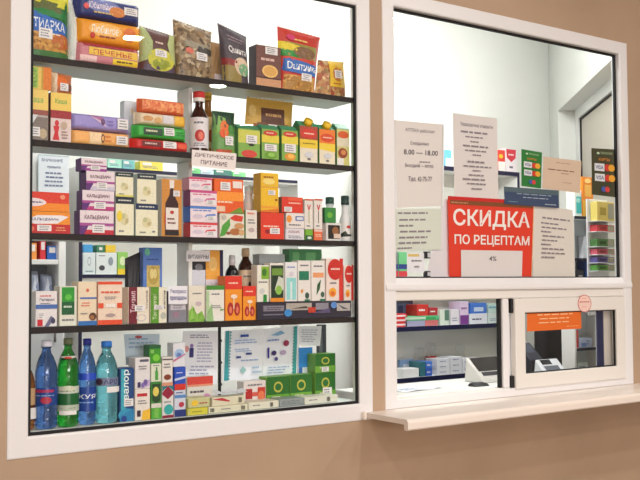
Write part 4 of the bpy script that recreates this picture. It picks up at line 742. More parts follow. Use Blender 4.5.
# documents standing against the back of the bottom compartment
DOC = (240, 242, 250)
sheet('leaflet', 'white leaflet with small bottle picture left of the black post', 'leaflet', [(181, 384), (217, 384), (218, 331), (183, 331)], .142, DOC, [L(.2, .86, .85, .94, 2, (130, 130, 170)), R(.2, .5, .32, .68, (50, 50, 120)), E(.26, .72, .05, .04, (150, 120, 190)), L(.4, .4, .9, .8, 7, (180, 180, 210)), L(.2, .1, .9, .36, 4, (170, 170, 200)), E(.12, .66, .06, .06, (220, 150, 150))])
sheet('leaflet', 'pale leaflet hanging behind the blue bottles and syrup boxes', 'leaflet', [(126, 365), (158, 362), (160, 334), (124, 334)], .142, (206, 222, 236), [L(.1, .5, .9, .9, 3, (150, 180, 210)), E(.4, .9, .1, .05, (190, 80, 90))])
sheet('poster', 'large white and blue certificate with teal zigzag edge in the bottom compartment', 'poster', [(223, 381), (262, 378.5), (262, 329), (225, 331)], .142, (238, 243, 252), [R(.02, 0, .12, 1, (60, 160, 170))]+[P([(.12, k/16), (.17, (k+.5)/16), (.12, (k+1)/16)], (60, 160, 170)) for k in range(16)]+[R(.4, .86, .62, .91, (40, 80, 170)), L(.25, .72, .95, .82, 2, (150, 180, 225)), L(.25, .56, .7, .64, 2, (150, 180, 225)), R(.3, .44, .42, .48, (40, 70, 150)), R(.55, .5, .7, .54, (40, 70, 150)), L(.4, .36, .95, .42, 1, (150, 180, 220)), P([(.4, .2), (.48, .27), (.56, .2), (.48, .12)], (150, 200, 200)), L(.7, .1, .96, .28, 2, (160, 190, 220))])
sheet('poster', 'white diagram poster with teal right edge beside the certificate', 'poster', [(262.5, 378.5), (297, 376.5), (298.5, 326), (262.5, 329)], .142, (238, 243, 252), [R(.88, 0, .97, 1, (60, 160, 160))]+[P([(.88, k/16), (.83, (k+.5)/16), (.88, (k+1)/16)], (60, 160, 160)) for k in range(16)]+[R(.12, .4, .17, .62, (60, 50, 150)), E(.3, .5, .07, .05, (50, 40, 110)), E(.36, .38, .05, .04, (80, 70, 150)), E(.64, .68, .08, .06, (150, 40, 80)), E(.56, .5, .08, .05, (190, 170, 210)), P([(.2, .86), (.5, .94), (.6, .88), (.4, .84)], (130, 180, 220)), L(.1, .08, .8, .24, 3, (160, 180, 220)), L(.1, .72, .5, .8, 1, (120, 150, 210))])
mb = MB(); p = at(219.8, 330, .16); mb.box(-.004, .004, 0, .008, 0, .26-.001, M((22, 22, 28), .4), .001)
for k in range(3): mb.tube([(0, -.004, .07+.07*k), (0, .004, .07+.07*k)], .005, M((30, 30, 36), .4), 10)
mb2 = mb.build('post', loc=(p.x, .158, z5)); mb2.scale.z = (SHZ[4]-.0175-z5)/.26; tag(mb2, 'thin black upright post between the two posters at the back', 'post')
sheet('notice', 'small lined white note pinned near the top right of the bottom compartment', 'notice', [(298.5, 345), (320, 346), (322, 326), (299, 326)], .135, (230, 236, 244), [L(.1, .15, .9, .85, 6, (170, 180, 200))])
carton('grey_folder', 'dark grey folder edge standing behind the small lined note', 'folder', 318, 326.5, 324.5, z5, .146, .012, (70, 78, 90), [R(.1, .1, .5, .9, (110, 120, 130))])
carton('blue_box', 'bright blue and white box leaning behind the green tea boxes', 'medicine box', 298.5, 312.5, 347.5, z5, .14, .02, (226, 236, 246), [R(0, .62, 1, 1, (50, 140, 220)), R(0, .3, .25, .62, (60, 110, 190))])
# pieces of paper on the case front
sheet('shelf_sign', 'white paper sign on the shelf edge reading ДИЕТИЧЕСКОЕ ПИТАНИЕ', 'sign', [(191.5, 165.5), (235.5, 170.5), (236.5, 153.5), (192, 149.5)], .0145, (238, 228, 226), [T(.06, .56, .94, .82, 'ДИЕТИЧЕСКОЕ', (110, 84, 90)), T(.2, .16, .8, .42, 'ПИТАНИЕ', (110, 84, 90))], curl=.0)
sheet('shelf_sign', 'white paper sign reading ВИТАМИНЫ above the black patterned box', 'sign', [(186.5, 261.5), (210, 261.5), (210, 250.5), (186.5, 250.5)], .088, (236, 234, 240), [T(.06, .25, .94, .62, 'ВИТАМИНЫ', (70, 60, 80))], curl=0)
sheet('shelf_sign', 'white paper tag reading Экспресс препараты on the grey box', 'sign', [(168.5, 304), (187.5, 304), (187.5, 286), (168.5, 286)], .026, (236, 234, 242), [T(.08, .54, .94, .82, 'Экспресс', (60, 60, 130)), T(.08, .16, .94, .42, 'препараты', (60, 60, 130))], curl=0)
# ================================================================== THINGS IN THE ROOM BEHIND
RY = 1.33
EDG = M((24, 26, 62), .4); BACKP = M((222, 222, 214), .7)
def zy(x, y, Y=RY): return at(x, y, Y).z
# right rack
xl, xr = at(378, 300, RY).x, at(519.5, 200, RY).x
ztop_, zA1, zB1, zC1, zD1 = zy(508, 171.5), zy(420, 224), zy(400, 276.5), zy(450, 325), zy(430, 376)
mb = MB(); mb.box(xl, xr, RY+.15, RY+.16, .3, ztop_, BACKP, .001); mb.box(xr-.016, xr, RY, RY+.15, .02, ztop_, WHITE, .001); mb.box(xr-.017, xr+.0005, RY-.003, RY, .02, ztop_, EDG, .0005)
mb.box(xl, xl+.016, RY, RY+.15, .0, ztop_, WHITE, .001); mb.box(xr-.016, xr, RY, RY+.15, 0, .02, WHITE, .001)
rack = mb.build('wall_rack'); tag(rack, 'white rack with dark shelf edges on the back wall behind the service window', 'shelving unit')
for z in (ztop_, zA1, zB1, zC1, zD1, .6, .3):
    m_ = MB(); m_.box(xl+.017, xr-.017, RY+.001, RY+.149, z-.022, z-.001, WHITE, .001); s_ = m_.build('shelf', rack)
    m_ = MB(); m_.box(xl+.017, xr-.017, RY-.003, RY+.001, z-.024, z-.0005, EDG, .0005); m_.build('edge_strip', s_)
# left rack
xl2, xr2 = at(79, 250, RY).x, at(300, 200, RY).x
zL1, zL2 = zy(105, 274.5), zy(240, 176.5)
mb = MB(); mb.box(xl2, xl2+.014, RY-.002, RY+.004, 0, zL2, EDG, .001); mb.box(xl2, xl2+.014, RY+.0045, RY+.16, 0, zL2, WHITE, .001); mb.box(xr2-.014, xr2, RY-.002, RY+.16, 0, zL2, WHITE, .001)
rack2 = mb.build('wall_rack'); tag(rack2, 'white rack with dark left upright seen between the products of the left window', 'shelving unit')
for z, xe_ in ((zL1, at(136, 275, RY).x), (zL2, xr2-.015), (.9, xr2-.015), (.4, xr2-.015)):
    m_ = MB(); m_.box(xl2+.015, xe_, RY+.001, RY+.159, z-.022, z-.001, WHITE, .001); s_ = m_.build('shelf', rack2)
    m_ = MB(); m_.box(xl2+.015, xe_, RY-.003, RY+.001, z-.014, z-.0005, EDG, .0005); m_.build('edge_strip', s_)
def bx(name, lab, x0, x1, yt, z, col, pr=(), Y=RY+.01, d=.09, group=None, cat='medicine box', side=None, ztop=None): return carton(name, lab, cat, x0, x1, yt, z+.0003, Y, d, col, pr, side=side, group=group, ztop=ztop)
HL = L(.1, .2, .9, .5, 2, (120, 130, 160))
# upper shelf row behind the third display shelf
for k, (a, b, y, c, l) in enumerate([(108, 122, 159, (170, 226, 206), 'pale mint box on the far shelf above the purple tablet stack'), (122.5, 135, 160, (120, 190, 190), 'teal and white box on the far shelf above the cream herbal boxes'),
        (140, 163, 161.5, (240, 220, 90), 'wide yellow box on the far shelf above the cream herbal boxes'), (188, 200, 168, (120, 210, 130), 'bright green box on the far shelf under the paper sign'), (200.5, 214, 170, (196, 220, 226), 'pale blue box on the far shelf under the paper sign'),
        (214.5, 232, 170, (60, 130, 110), 'dark green low box on the far shelf right of the pale blue one'), (232.5, 246, 172, (130, 220, 140), 'light green low box at the right end of the far shelf row')]):
    bx('far_box', l, a, b, y, zL2, c, [R(.1, .55, .5, .85, W_), HL])
BOTT = [E(.5, .6, .14, .2, (150, 160, 170)), E(.5, .6, .11, .16, (226, 234, 238)), L(.15, .08, .85, .2, 1, (120, 150, 160))]
zz = bx('far_box', 'white box with a pale bottle drawing, left one on the far dark edged shelf', 83, 95.5, 252.5, zL1, (226, 236, 238), BOTT)
bx('far_box', 'small sky blue box on top of the left white box with bottle drawing', 83.5, 93, 244.5, zz, (70, 160, 220), [])
zz = bx('far_box', 'wide white box with two drawings on the far dark edged shelf', 96, 117, 252.5, zL1, (230, 238, 236), [E(.28, .3, .14, .12, (70, 70, 80)), E(.7, .6, .12, .2, (150, 160, 170)), L(.1, .8, .5, .9, 1, GRY)])
bx('far_box', 'small green box on top of the wide white far box', 96.5, 105, 245, zz, (60, 130, 90), [R(.3, .3, .7, .7, W_)])
bx('far_box', 'small yellow box on top of the wide white far box', 105.5, 116, 245, zz, (236, 200, 60), [])
bx('far_box', 'green and yellow box at the right of the far dark edged shelf', 117.5, 128, 252, zL1, (150, 206, 100), [R(0, 0, 1, .25, (240, 206, 50)), E(.5, .6, .3, .2, (220, 236, 190))])
# low row on the bottom far shelf is hidden; grey wall cupboard at far left
x0c, x1c = at(-10, 250, RY).x, at(66, 250, RY).x
zs = zy(45, 259.5); zlo = zy(45, 292); zup = zy(45, 232)
mb = MB(); D_ = RY+.15
mb.box(x0c, x1c, RY+.01, D_, zlo-.5, zlo-.012, WHITE, .002); mb.box(x0c, x1c, RY+.01, D_, zup, zup+.5, WHITE, .002)
mb.box(x1c-.03, x1c, RY, D_, zlo-.012, zup, WHITE, .002); mb.box(x0c, x1c-.03, D_-.012, D_, zlo-.012, zup, M((120, 122, 130), .7), .001)
mb.box(x0c, x0c+.02, RY, D_-.012, zlo-.012, zup, WHITE, .002)
cab = mb.build('wall_cupboard'); tag(cab, 'white cupboard with open compartments on the back wall at far left', 'cupboard')
m_ = MB(); m_.box(x0c+.021, x1c-.031, RY, D_-.013, zs-.02, zs, WHITE, .002); m_.build('shelf', cab)
m_ = MB(); m_.box(x0c+.01, x1c-.01, RY-.006, RY+.009, zlo-.48, zlo-.03, M((206, 210, 214), .5), .003); dr = m_.build('door', cab)
m_ = MB(); m_.tube([(x1c-.05, RY-.02, zlo-.1), (x1c-.05, RY-.02, zlo-.2)], .005, M((150, 150, 155), .3), 8); m_.build('handle', dr)
for a, b, y, c, l in [(29, 37, 243, (236, 150, 70), 'orange box on the open cupboard shelf at far left'), (40, 46, 240, (210, 50, 60), 'narrow red box on the open cupboard shelf'), (47, 57.5, 246, (50, 110, 200), 'blue and white box on the open cupboard shelf')]:
    bx('far_box', l, a, b, y, zs, c, [R(.2, .5, .8, .9, W_)], Y=RY+.03, d=.08)
for a, b, y, l in [(31, 41, 271, 'clear plastic bag of supplies in the grey cupboard compartment, left'), (43, 55, 274, 'clear plastic bag of supplies in the grey cupboard compartment, right')]:
    pillow('plastic_bag', l, 'bag', a, b, y, zlo-.0115, RY+.03, .08, (176, 184, 206), [P([(.1, .1), (.5, .9), (.6, .2)], (220, 226, 240)), E(.7, .3, .2, .2, (130, 140, 170))], crimp=False)
sheet('notice', 'framed white notice sheet on the far wall seen above the orange vitamin boxes', 'notice', [(38, 193), (69, 194), (69, 156), (38, 154)], RY-.01, (226, 232, 238), [T(.12, .82, .8, .9, 'ВНИМАНИЕ', (110, 120, 150)), T(.3, .64, .72, .71, 'правила', (110, 120, 150)), L(.2, .15, .85, .58, 4, (120, 130, 160)), R(0, 0, .03, 1, (190, 210, 214)), R(.03, .97, 1, 1, (190, 210, 214))])
# objects at the back of the fourth display shelf
carton('blue_gift_box', 'blue box with a golden embossed emblem at the back of the fourth shelf', 'medicine box', 143, 162.5, 247.5, z4, .1, .03, (90, 130, 210), [L(.1, .82, .9, .86, 1, (60, 80, 150)), R(.18, .47, .86, .76, (216, 190, 110)), E(.52, .62, .28, .12, (190, 160, 80)), E(.44, .65, .1, .07, (230, 210, 140)), E(.6, .65, .1, .07, (230, 210, 140)), E(.2, .94, .14, .05, (110, 200, 170))])
pillow('black_pouch', 'black curved pouch beside the blue box with golden emblem', 'pouch', 127, 142.5, 255, z4, .1, .03, (26, 28, 38), [], crimp=False, tilt=.02)
# items on the rack seen through the service window
rg = 'red and white medicine boxes on the far shelf'
zc = zC1; y0 = 312
for k in range(3):
    zc = bx('red_white_box', 'red and white flat box in a stack of three on the far shelf', 388, 404, 0, zc, (214, 50, 56), [R(.1, .3, .9, .7, (240, 220, 220))], group=rg, ztop=zC1+.0225*(k+1))
zc = bx('long_grey_box', 'long flat grey and lilac box at the foot of the far shelf', 405, 438, 320.5, zC1, (160, 160, 190), [R(.6, 0, 1, 1, (200, 110, 110))])
zc = bx('long_green_box', 'long flat green and white box lying on the grey lilac one', 405, 439, 316, zc, (90, 190, 130), [R(.0, .3, .6, .8, (200, 220, 200)), R(.6, .2, .9, .7, (60, 160, 90))])
bx('red_box', 'red box with white lettering on the long green box', 417, 428.5, 304.5, zc, (208, 56, 50), [L(.1, .3, .9, .7, 1, W_)], Y=RY+.03)
bx('red_box', 'low dark red box beside the taller red one', 429, 438, 307.5, zc, (180, 50, 60), [L(.1, .3, .9, .7, 1, W_)], Y=RY+.03)
bx('dark_blue_box', 'dark slate box at the back of the far shelf', 396, 413, 300.5, zC1, (90, 100, 130), [R(.1, .2, .4, .8, (50, 56, 90))], Y=RY+.125, d=.02)
bx('white_green_box', 'white and green box beside the long green box', 440, 449, 310, zC1, (216, 228, 214), [R(.5, .3, 1, 1, (90, 130, 110))])
bx('white_box', 'small white box between the green white box and the purple one', 451, 459, 309.5, zC1, (230, 226, 232), [HL])
bx('purple_box', 'tall lilac box with purple foot on the far shelf', 460, 468.5, 301.5, zC1, (220, 200, 226), [R(0, 0, 1, .4, (120, 60, 140)), L(.1, .6, .9, .8, 1, PUR)])
zc = bx('white_box', 'white box under the blue one on the far shelf', 469.5, 487, 313.5, zC1, (226, 228, 238), [L(.1, .3, .9, .6, 1, DBL)])
bx('blue_box', 'bright blue box lying on a white box on the far shelf', 470.5, 486.5, 303, zc, (70, 120, 210), [R(.2, .2, .8, .6, (200, 216, 240))])
zc = bx('mint_box', 'small pale box at the right end of the far shelf, lower', 488.5, 498, 313, zC1, (206, 220, 216), [HL])
bx('mint_box', 'small mint box at the right end of the far shelf, upper', 488.5, 498, 303.5, zc, (190, 214, 206), [R(0, .5, 1, .7, (110, 170, 190))])
bx('white_box', 'flat white pack at the left of the lower far shelf', 403, 419, 368.5, zD1, (236, 236, 236), [])
bx('blue_label_box', 'pale blue box on the lower far shelf behind the flat white pack', 400, 414, 359.5, zD1, (130, 160, 200), [R(.2, .3, .8, .7, (210, 220, 236))], Y=RY+.125, d=.02)
bx('teal_box', 'small dark teal box on the lower far shelf', 420, 425.5, 362, zD1, (50, 110, 120), [])
zc = bx('blue_small_box', 'small royal blue box on the lower far shelf, bottom', 426, 432.3, 368.5, zD1, (60, 100, 200), [L(.1, .3, .9, .7, 1, W_)])
bx('blue_small_box', 'small royal blue box on the lower far shelf, top', 426, 432.3, 361.5, zc, (70, 120, 210), [L(.1, .3, .9, .7, 1, W_)])
wg = 'small white cartons on the lower far shelf'
for a, b, n, yt in ((433, 445.3, 3, 359), (446, 457.5, 3, 357), (458.2, 467, 2, 358.5), (467.7, 480, 2, 358.5)):
    zt_ = zy((a+b)/2, yt, RY+.01); zc = zD1
    for k in range(n):
        zc = bx('white_carton', 'small white carton in the row of stacks on the lower far shelf', a, b, 0, zc, (228, 230, 236), [L(.15, .3, .85, .7, 1, (130, 140, 170)), E(.5, .5, .05, .1, (180, 190, 210))], group=wg, ztop=zD1+(zt_-zD1)*(k+1)/n)
GJ = glass_mat('jar_glass', (.97, .98, .985), .03)
for x, yt, cap, l in ((418, 348, None, 'clear glass jar at the left of the lower far shelf'), (430, 343.5, (206, 70, 60), 'clear glass jar with a red band in the middle of the lower far shelf'), (458.5, 345, None, 'clear glass jar behind the white cartons on the lower far shelf')):
    hgt = zy(x, yt, RY+.125)-zD1
    o = bottle('glass_jar', l, x, zD1+.0005, RY+.125, [(.024, 0), (.028, .004), (.028, hgt*.62), (.02, hgt*.7), (.02, hgt*.74), (.026, hgt*.8), (.027, hgt*.95), (.018, hgt)], GJ, cat='jar')
    if cap: m_ = MB(); m_.lathe([(.0288, hgt*.34), (.0288, hgt*.56)], mm(cap), 20, cap=False); m_.build('band', o)
for a, b, c, l in ((386, 398, (130, 140, 136), 'grey box on the far shelf just above the transom'), (398.5, 407, (110, 190, 130), 'green box on the far shelf just above the transom')):
    zc = bx('far_box', l, a, b, 252, zB1, c, [R(0, .3, 1, .5, (40, 60, 130)), R(0, 0, 1, .22, (206, 60, 70))])
# upper rack row
bx('light_blue_box', 'light blue and white box on top of the rack between the two notices', 445.5, 451.5, 150, ztop_, (110, 190, 226), [R(0, 0, 1, .5, W_)])
bx('red_white_carton', 'red and white carton on top of the rack right of the tall notice', 498, 505, 150, ztop_, (222, 70, 60), [R(0, 0, 1, .45, W_), E(.4, .7, .3, .1, YEL)])
bx('red_white_carton', 'white carton with a red shield shape on top of the rack', 505.5, 516.5, 148.5, ztop_, (234, 226, 230), [P([(.05, .96), (.95, .96), (.9, .6), (.5, .42), (.1, .6)], (206, 50, 66)), L(.2, .66, .8, .8, 1, W_), L(.3, .1, .7, .3, 1, INK)])
# worktop inside the pass-through
WZ = lz0+.003
mb = MB(); mb.box(at(385, 390, .05).x, 3.3, WT+.001, .33, WZ-.03, WZ, M((236, 236, 234), .35), .002); wt = mb.build('worktop'); tag(wt, 'white worktop just inside the pass-through opening', 'worktop')
mb = MB()
for x in (at(388, 390, .05).x, 3.26): mb.box(x, x+.03, .06, .31, .0, WZ-.031, WHITE, .002)
mb.build('support', wt)
def at_z(px, py, z): return at_plane(px, py, Vector((0, 0, z)), Vector((0, 0, 1)))
p = at_z(420, 391.5, WZ)
mb = MB(); S = lambda u, v, off=0: ((u-.5)*.2, (v-.5)*.1, .001+.003*math.sin(5*u+2*v)**2+off)
mb.surf(S, mm((232, 236, 244)), 8, 4); prints(mb, S, [L(.1, .2, .6, .8, 4, (130, 150, 190))], sub=2); mb.surf(lambda u, v, off=0: S(1-u, v, -.0008), mm((232, 236, 244)), 8, 4)
tag(mb.build('form_sheet', loc=(p.x+.03, .16, WZ), rz=.15), 'pale printed form lying on the inner white worktop', 'paper')
mb = MB(); a = at(391, 380, .1).x; b = at(397, 380, .1).x; zt_ = at(394, 369, .1).z
carton('yellow_leaflet_box', 'narrow yellow leaflet holder at the left end of the worktop', 'box', 391.5, 397, 369, WZ+.0005, .08, .04, (220, 206, 60), [L(.2, .1, .8, .9, 5, (170, 150, 50))])
# cash terminal
def wedge(name, lab, cat, x0, x1, Y, d, h0, h1, col, scr=None, kid='screen', z=None):
    z = WZ+.0005 if z is None else z
    a, b = at(x0, 380, Y).x, at(x1, 380, Y).x; w = b-a
    mb = MB(); vs = [(-w/2, 0, 0), (w/2, 0, 0), (w/2, d, 0), (-w/2, d, 0), (-w/2, .012, h0), (w/2, .012, h0), (w/2, d-.01, h1), (-w/2, d-.01, h1)]
    bm = bmesh.new(); V = [bm.verts.new(v) for v in vs]
    for f in [(3, 2, 1, 0), (0, 1, 5, 4), (1, 2, 6, 5), (2, 3, 7, 6), (3, 0, 4, 7), (4, 5, 6, 7)]: bm.faces.new([V[i] for i in f])
    bmesh.ops.bevel(bm, geom=list(bm.edges), offset=min(.006, h0*.3), segments=3, affect='EDGES', profile=.6)
    me = bpy.data.meshes.new(name); bm.to_mesh(me); bm.free(); me.materials.append(mm(col)); me.polygons.foreach_set('use_smooth', [True]*len(me.polygons))
    o = bpy.data.objects.new(name, me); C.objects.link(o); o.location = ((a+b)/2, Y, z); tag(o, lab, cat)
    def T_(u, v, off=0): return ((u-.5)*w, .012+(d-.022)*v, h0+(h1-h0)*v+off)
    for nm, r_, c_ in (scr or []):
        m_ = MB(); m_.surf(T_, mm(c_), 1, 1, r_, .0012); u0, v0, u1, v1 = r_; m_.build(nm, o)
    return o
import bmesh
wedge('cash_register', 'grey cash register with black sloping display inside the opening', 'cash register', 483, 515, .14, .1, .02, .09, M((214, 214, 208), .4), [('screen', (.08, .28, .95, .95), M((16, 16, 22), .2)), ('keypad', (.12, .06, .9, .24), M((40, 40, 46), .5))])
wedge('keyboard', 'small black keypad lying on the worktop in front of the register', 'keyboard', 476, 490, .07, .045, .008, .012, (30, 30, 34), [('keys', (.08, .1, .92, .9), (54, 54, 60))])
wedge('card_terminal', 'pale rounded card terminal behind the sliding sash', 'card terminal', 547, 569, .12, .07, .02, .07, M((206, 210, 216), .35), [('screen', (.15, .55, .6, .9), M((24, 28, 40), .2)), ('keypad', (.15, .1, .8, .45), (90, 96, 106))])
# office chair
def tube_obj(pts, r, m, name, par): m_ = MB(); m_.tube(pts, r, m, 10); return m_.build(name, par)
CB = M((26, 24, 30), .75)
pc = at(553, 340, .88)
root = bpy.data.objects.new('office_chair', None); C.objects.link(root); root.location = (pc.x, .88, 0); root.rotation_euler = (0, 0, .25); tag(root, 'black office chair with tall rounded back behind the sliding sash', 'office chair')
def soft_box(x0, x1, y0, y1, z0, z1, m, name, par, bev=.04):
    bm = bmesh.new(); bmesh.ops.create_cube(bm, size=1)
    for v in bm.verts: v.co = Vector((x0+(v.co.x+.5)*(x1-x0), y0+(v.co.y+.5)*(y1-y0), z0+(v.co.z+.5)*(z1-z0)))
    bmesh.ops.bevel(bm, geom=list(bm.edges), offset=bev, segments=4, affect='EDGES', profile=.5)
    me = bpy.data.meshes.new(name); bm.to_mesh(me); bm.free(); me.materials.append(m); me.polygons.foreach_set('use_smooth', [True]*len(me.polygons))
    o = bpy.data.objects.new(name, me); C.objects.link(o); o.parent = par; return o
zt_ = at(553, 319, .88).z
soft_box(-.17, .17, -.05, .03, .66, zt_, CB, 'backrest', root, .035); soft_box(-.23, .23, -.03, .42, .43, .52, CB, 'seat', root, .035)
tube_obj([(0, .2, .1), (0, .2, .44)], .025, M((60, 60, 64), .3), 'gas_lift', root)
tube_obj([(0, .2, .42), (0, .0, .44), (0, -.07, .56), (0, -.06, .75)], .016, M((40, 40, 44), .4), 'back_bracket', root)
for k in range(5):
    a = 2*math.pi*k/5; ex, ey = .27*math.cos(a), .2+.27*math.sin(a)
    leg = tube_obj([(0, .2, .12), (ex, ey, .085)], .018, M((40, 40, 44), .4), 'leg', root)
    m_ = MB(); m_.lathe([(.0, -.0), (.02, .0), (.026, .02), (.026, .04), (.012, .06)], CB, 12, ex, ey); m_.build('caster', leg)
# dark printer on a low stand left of the chair
carton('printer_stand', 'low grey stand under the dark printer', 'stand', 532, 547, 398, .0005, .39, .13, (90, 96, 110), [], ztop=WZ-.06)
wedge('printer', 'dark printer standing behind the sliding sash at left', 'printer', 533, 546, .40, .1, .1, .17, M((30, 34, 46), .5), [('paper_tray', (.2, .4, .8, .95), (60, 66, 80))], z=WZ-.059)
# shelf stand on the slanted wall side with small packs
KY = .40
def std(px): return at(px, 300, KY).x
mb = MB(); a, b = std(574), std(601)
zk = [at(580, y, KY).z for y in (216, 258, 305, 348, 372)]
mb.box(a, a+.012, KY, KY+.075, 0, zk[0], WHITE, .001); mb.box(b-.012, b, KY, KY+.075, 0, zk[0], WHITE, .001); mb.box(a+.013, b-.013, KY+.07, KY+.075, .1, zk[0], M((206, 216, 220), .5), .001)
st = mb.build('product_stand'); tag(st, 'narrow white stand with several shelves in the right part of the service window', 'shelving unit')
for k, z in enumerate(zk):
    m_ = MB(); m_.box(a+.0125, b-.0125, KY+.001, KY+.069, z-.012, z-.001, WHITE, .001); s_ = m_.build('shelf', st)
    m_ = MB(); m_.box(a+.0125, b-.0125, KY-.002, KY+.001, z-.013, z-.0005, M((40, 44, 60), .5), .0004); m_.build('edge_strip', s_)
def kx(name, lab, x0, x1, yt, z, col, pr=(), cat='medicine box', d=.05): return carton(name, lab, cat, x0, x1, yt, z+.0005, KY+.01, d, col, pr)
kx('orange_box', 'tall orange and yellow box standing on the narrow stand', 582, 593, 177, zk[0], (240, 140, 40), [R(0, .0, 1, .4, (236, 180, 60)), R(.2, .5, .8, .8, (244, 190, 90)), E(.5, .9, .3, .06, (250, 214, 130))])
kx('teal_tub', 'turquoise and white box beside the orange one on the stand', 574.5, 581.5, 190, zk[0], (226, 236, 230), [R(.2, .1, .95, .75, (60, 190, 190)), E(.5, .6, .3, .1, (160, 226, 220))])
kx('white_box', 'narrow white box on the second shelf of the narrow stand', 587, 594, 236, zk[1], (230, 234, 240), [E(.5, .7, .2, .1, (100, 130, 180)), E(.5, .4, .2, .1, (100, 130, 180))])
kx('dark_box', 'small dark box with pale front on the stand near the sill', 576, 584, 270, zk[2], (50, 52, 60), [R(.3, .4, .8, .85, (206, 206, 206))])
kx('blue_box', 'blue and white box on the stand near the right frame', 586, 595, 261, zk[2], (60, 100, 170), [R(.4, .4, .9, .9, (190, 210, 230)), R(0, 0, 1, .25, (30, 50, 110))])
kx('red_tube_box', 'narrow pink red box seen through the sliding sash', 576, 578.5, 330, zk[3], (206, 80, 80), [])
kx('pale_pack', 'pale blue and white pack seen through the sliding sash', 580, 592, 338, zk[3], (190, 206, 236), [R(.1, .1, .5, .5, (120, 150, 210)), L(.5, .2, .9, .8, 2, (110, 130, 180))])
kx('white_box', 'white box with dark print on the lowest visible shelf of the stand', 578, 588, 362, zk[4], (206, 220, 220), [L(.1, .2, .9, .6, 2, (40, 60, 70))])
# hanging packs near the right frame
HY = .30
mb = MB(); a, b = at(597, 240, HY).x, at(615, 240, HY).x
lev = [(202, 221, (226, 206, 110), 'yellow pack with a dark band, topmost on the white holder'), (225, 231.5, (206, 60, 70), 'red flat pack, second from the top on the white holder'), (239, 246.5, (70, 120, 60), 'dark green flat pack, third from the top on the white holder'), (249, 254.5, (206, 90, 110), 'pink flat pack, fourth from the top on the white holder'), (257, 262.5, (90, 80, 150), 'violet flat pack, second from the bottom on the white holder'), (265, 270.5, (80, 150, 60), 'bright green flat pack, lowest on the white holder')]
zs_ = [at(606, y1, HY).z for y0, y1, c, l in lev]; ztp = at(606, 199, HY).z
mb.box(a-.012, b+.008, HY+.042, HY+.048, 1.35, ztp, M((226, 230, 236), .4), .001)
mb.box(a-.012, b+.008, HY-.02, HY+.06, WZ-.6, WZ-.59, WHITE, .001); mb.box((a+b)/2-.01, (a+b)/2+.01, HY+.049, HY+.06, 0, 1.36, WHITE, .001); mb.box((a+b)/2-.08, (a+b)/2+.04, HY-.02, HY+.08, 0, .012, WHITE, .001)
hold = mb.build('pack_holder'); tag(hold, 'upright white holder with a column of flat packs beside the right frame', 'rack')
for (y0, y1, c, l), z in zip(lev, zs_):
    m_ = MB(); m_.box(a-.008, b+.004, HY-.006, HY+.0415, z-.004, z-.0005, M((220, 226, 232), .3), .0005); m_.build('ledge', hold)
    carton('flat_pack', l, 'medicine pack', 597, 614.5, y0, z, HY, .038, c, [R(.6, .1, .95, .9, (170, 170, 150)), R(.15, .3, .5, .7, tuple(max(0, q-50) for q in c))])
# ================================================================== NOTICES ON THE SERVICE WINDOW
PY = .030
TX = (140, 130, 138)
sheet('notice', 'white opening hours sheet reading 8.00 to 18.00 in a clear sleeve', 'notice', [(395, 208), (443, 206), (444, 124.5), (392.5, 119.5)], PY, (226, 218, 214), [
    T(.24, .87, .82, .92, 'АПТЕКА работает', TX), T(.34, .72, .7, .77, 'Ежедневно', TX), T(.2, .61, .88, .672, '8.00 — 18.00', (96, 88, 98)), T(.22, .455, .8, .51, 'Выходной — воскр.', TX), L(.5, .515, .75, .545, 1, TX), T(.28, .3, .76, .36, 'Тел. 42-75-77', TX), R(0, 0, .03, 1, (238, 238, 240)), R(.97, 0, 1, 1, (238, 238, 240))])
sheet('notice', 'tall white sheet of centred text lines right of the opening hours', 'notice', [(454.5, 197), (498.5, 199), (497, 118.5), (453, 113)], PY+.002, (224, 216, 214), [
    T(.16, .86, .9, .91, 'Уважаемые клиенты', TX), L(.14, .765, .92, .82, 1, TX), L(.26, .715, .74, .755, 1, TX), L(.36, .66, .66, .70, 1, TX), L(.16, .6, .9, .65, 1, TX), L(.24, .55, .8, .59, 1, TX), L(.4, .5, .62, .54, 1, TX),
    L(.3, .41, .78, .46, 1, TX), L(.2, .36, .84, .4, 1, TX), L(.4, .31, .6, .35, 1, TX), L(.3, .255, .74, .295, 1, TX), L(.14, .2, .9, .245, 1, TX), L(.26, .15, .78, .19, 1, TX), L(.36, .09, .66, .13, 1, TX)])
sheet('notice', 'pale sheet of left aligned text below the opening hours', 'notice', [(394, 251), (441, 249.5), (441.5, 208.5), (394.5, 208.5)], PY+.004, (214, 218, 206), [
    L(.06, .84, .72, .94, 1, TX), L(.06, .68, .8, .78, 1, TX), L(.06, .54, .55, .64, 1, TX), L(.06, .4, .95, .5, 1, TX), L(.06, .26, .72, .36, 1, TX), L(.06, .13, .8, .23, 1, TX), L(.06, .02, .4, .1, 1, TX)], )
sheet('card', 'small white card with two text lines above the transom', 'card', [(407, 272.5), (424.5, 272.5), (424.5, 253), (407.5, 253)], PY+.006, (232, 230, 236), [R(.05, .82, .7, .95, (220, 190, 110)), L(.2, .5, .95, .7, 1, TX), L(.4, .2, .8, .4, 1, TX)])
sheet('backing_sheet', 'blank lilac white sheet left of the red poster', 'notice', [(426, 277), (449.5, 277), (449.5, 199), (443, 199)], PY+.0075, (222, 216, 222), [])
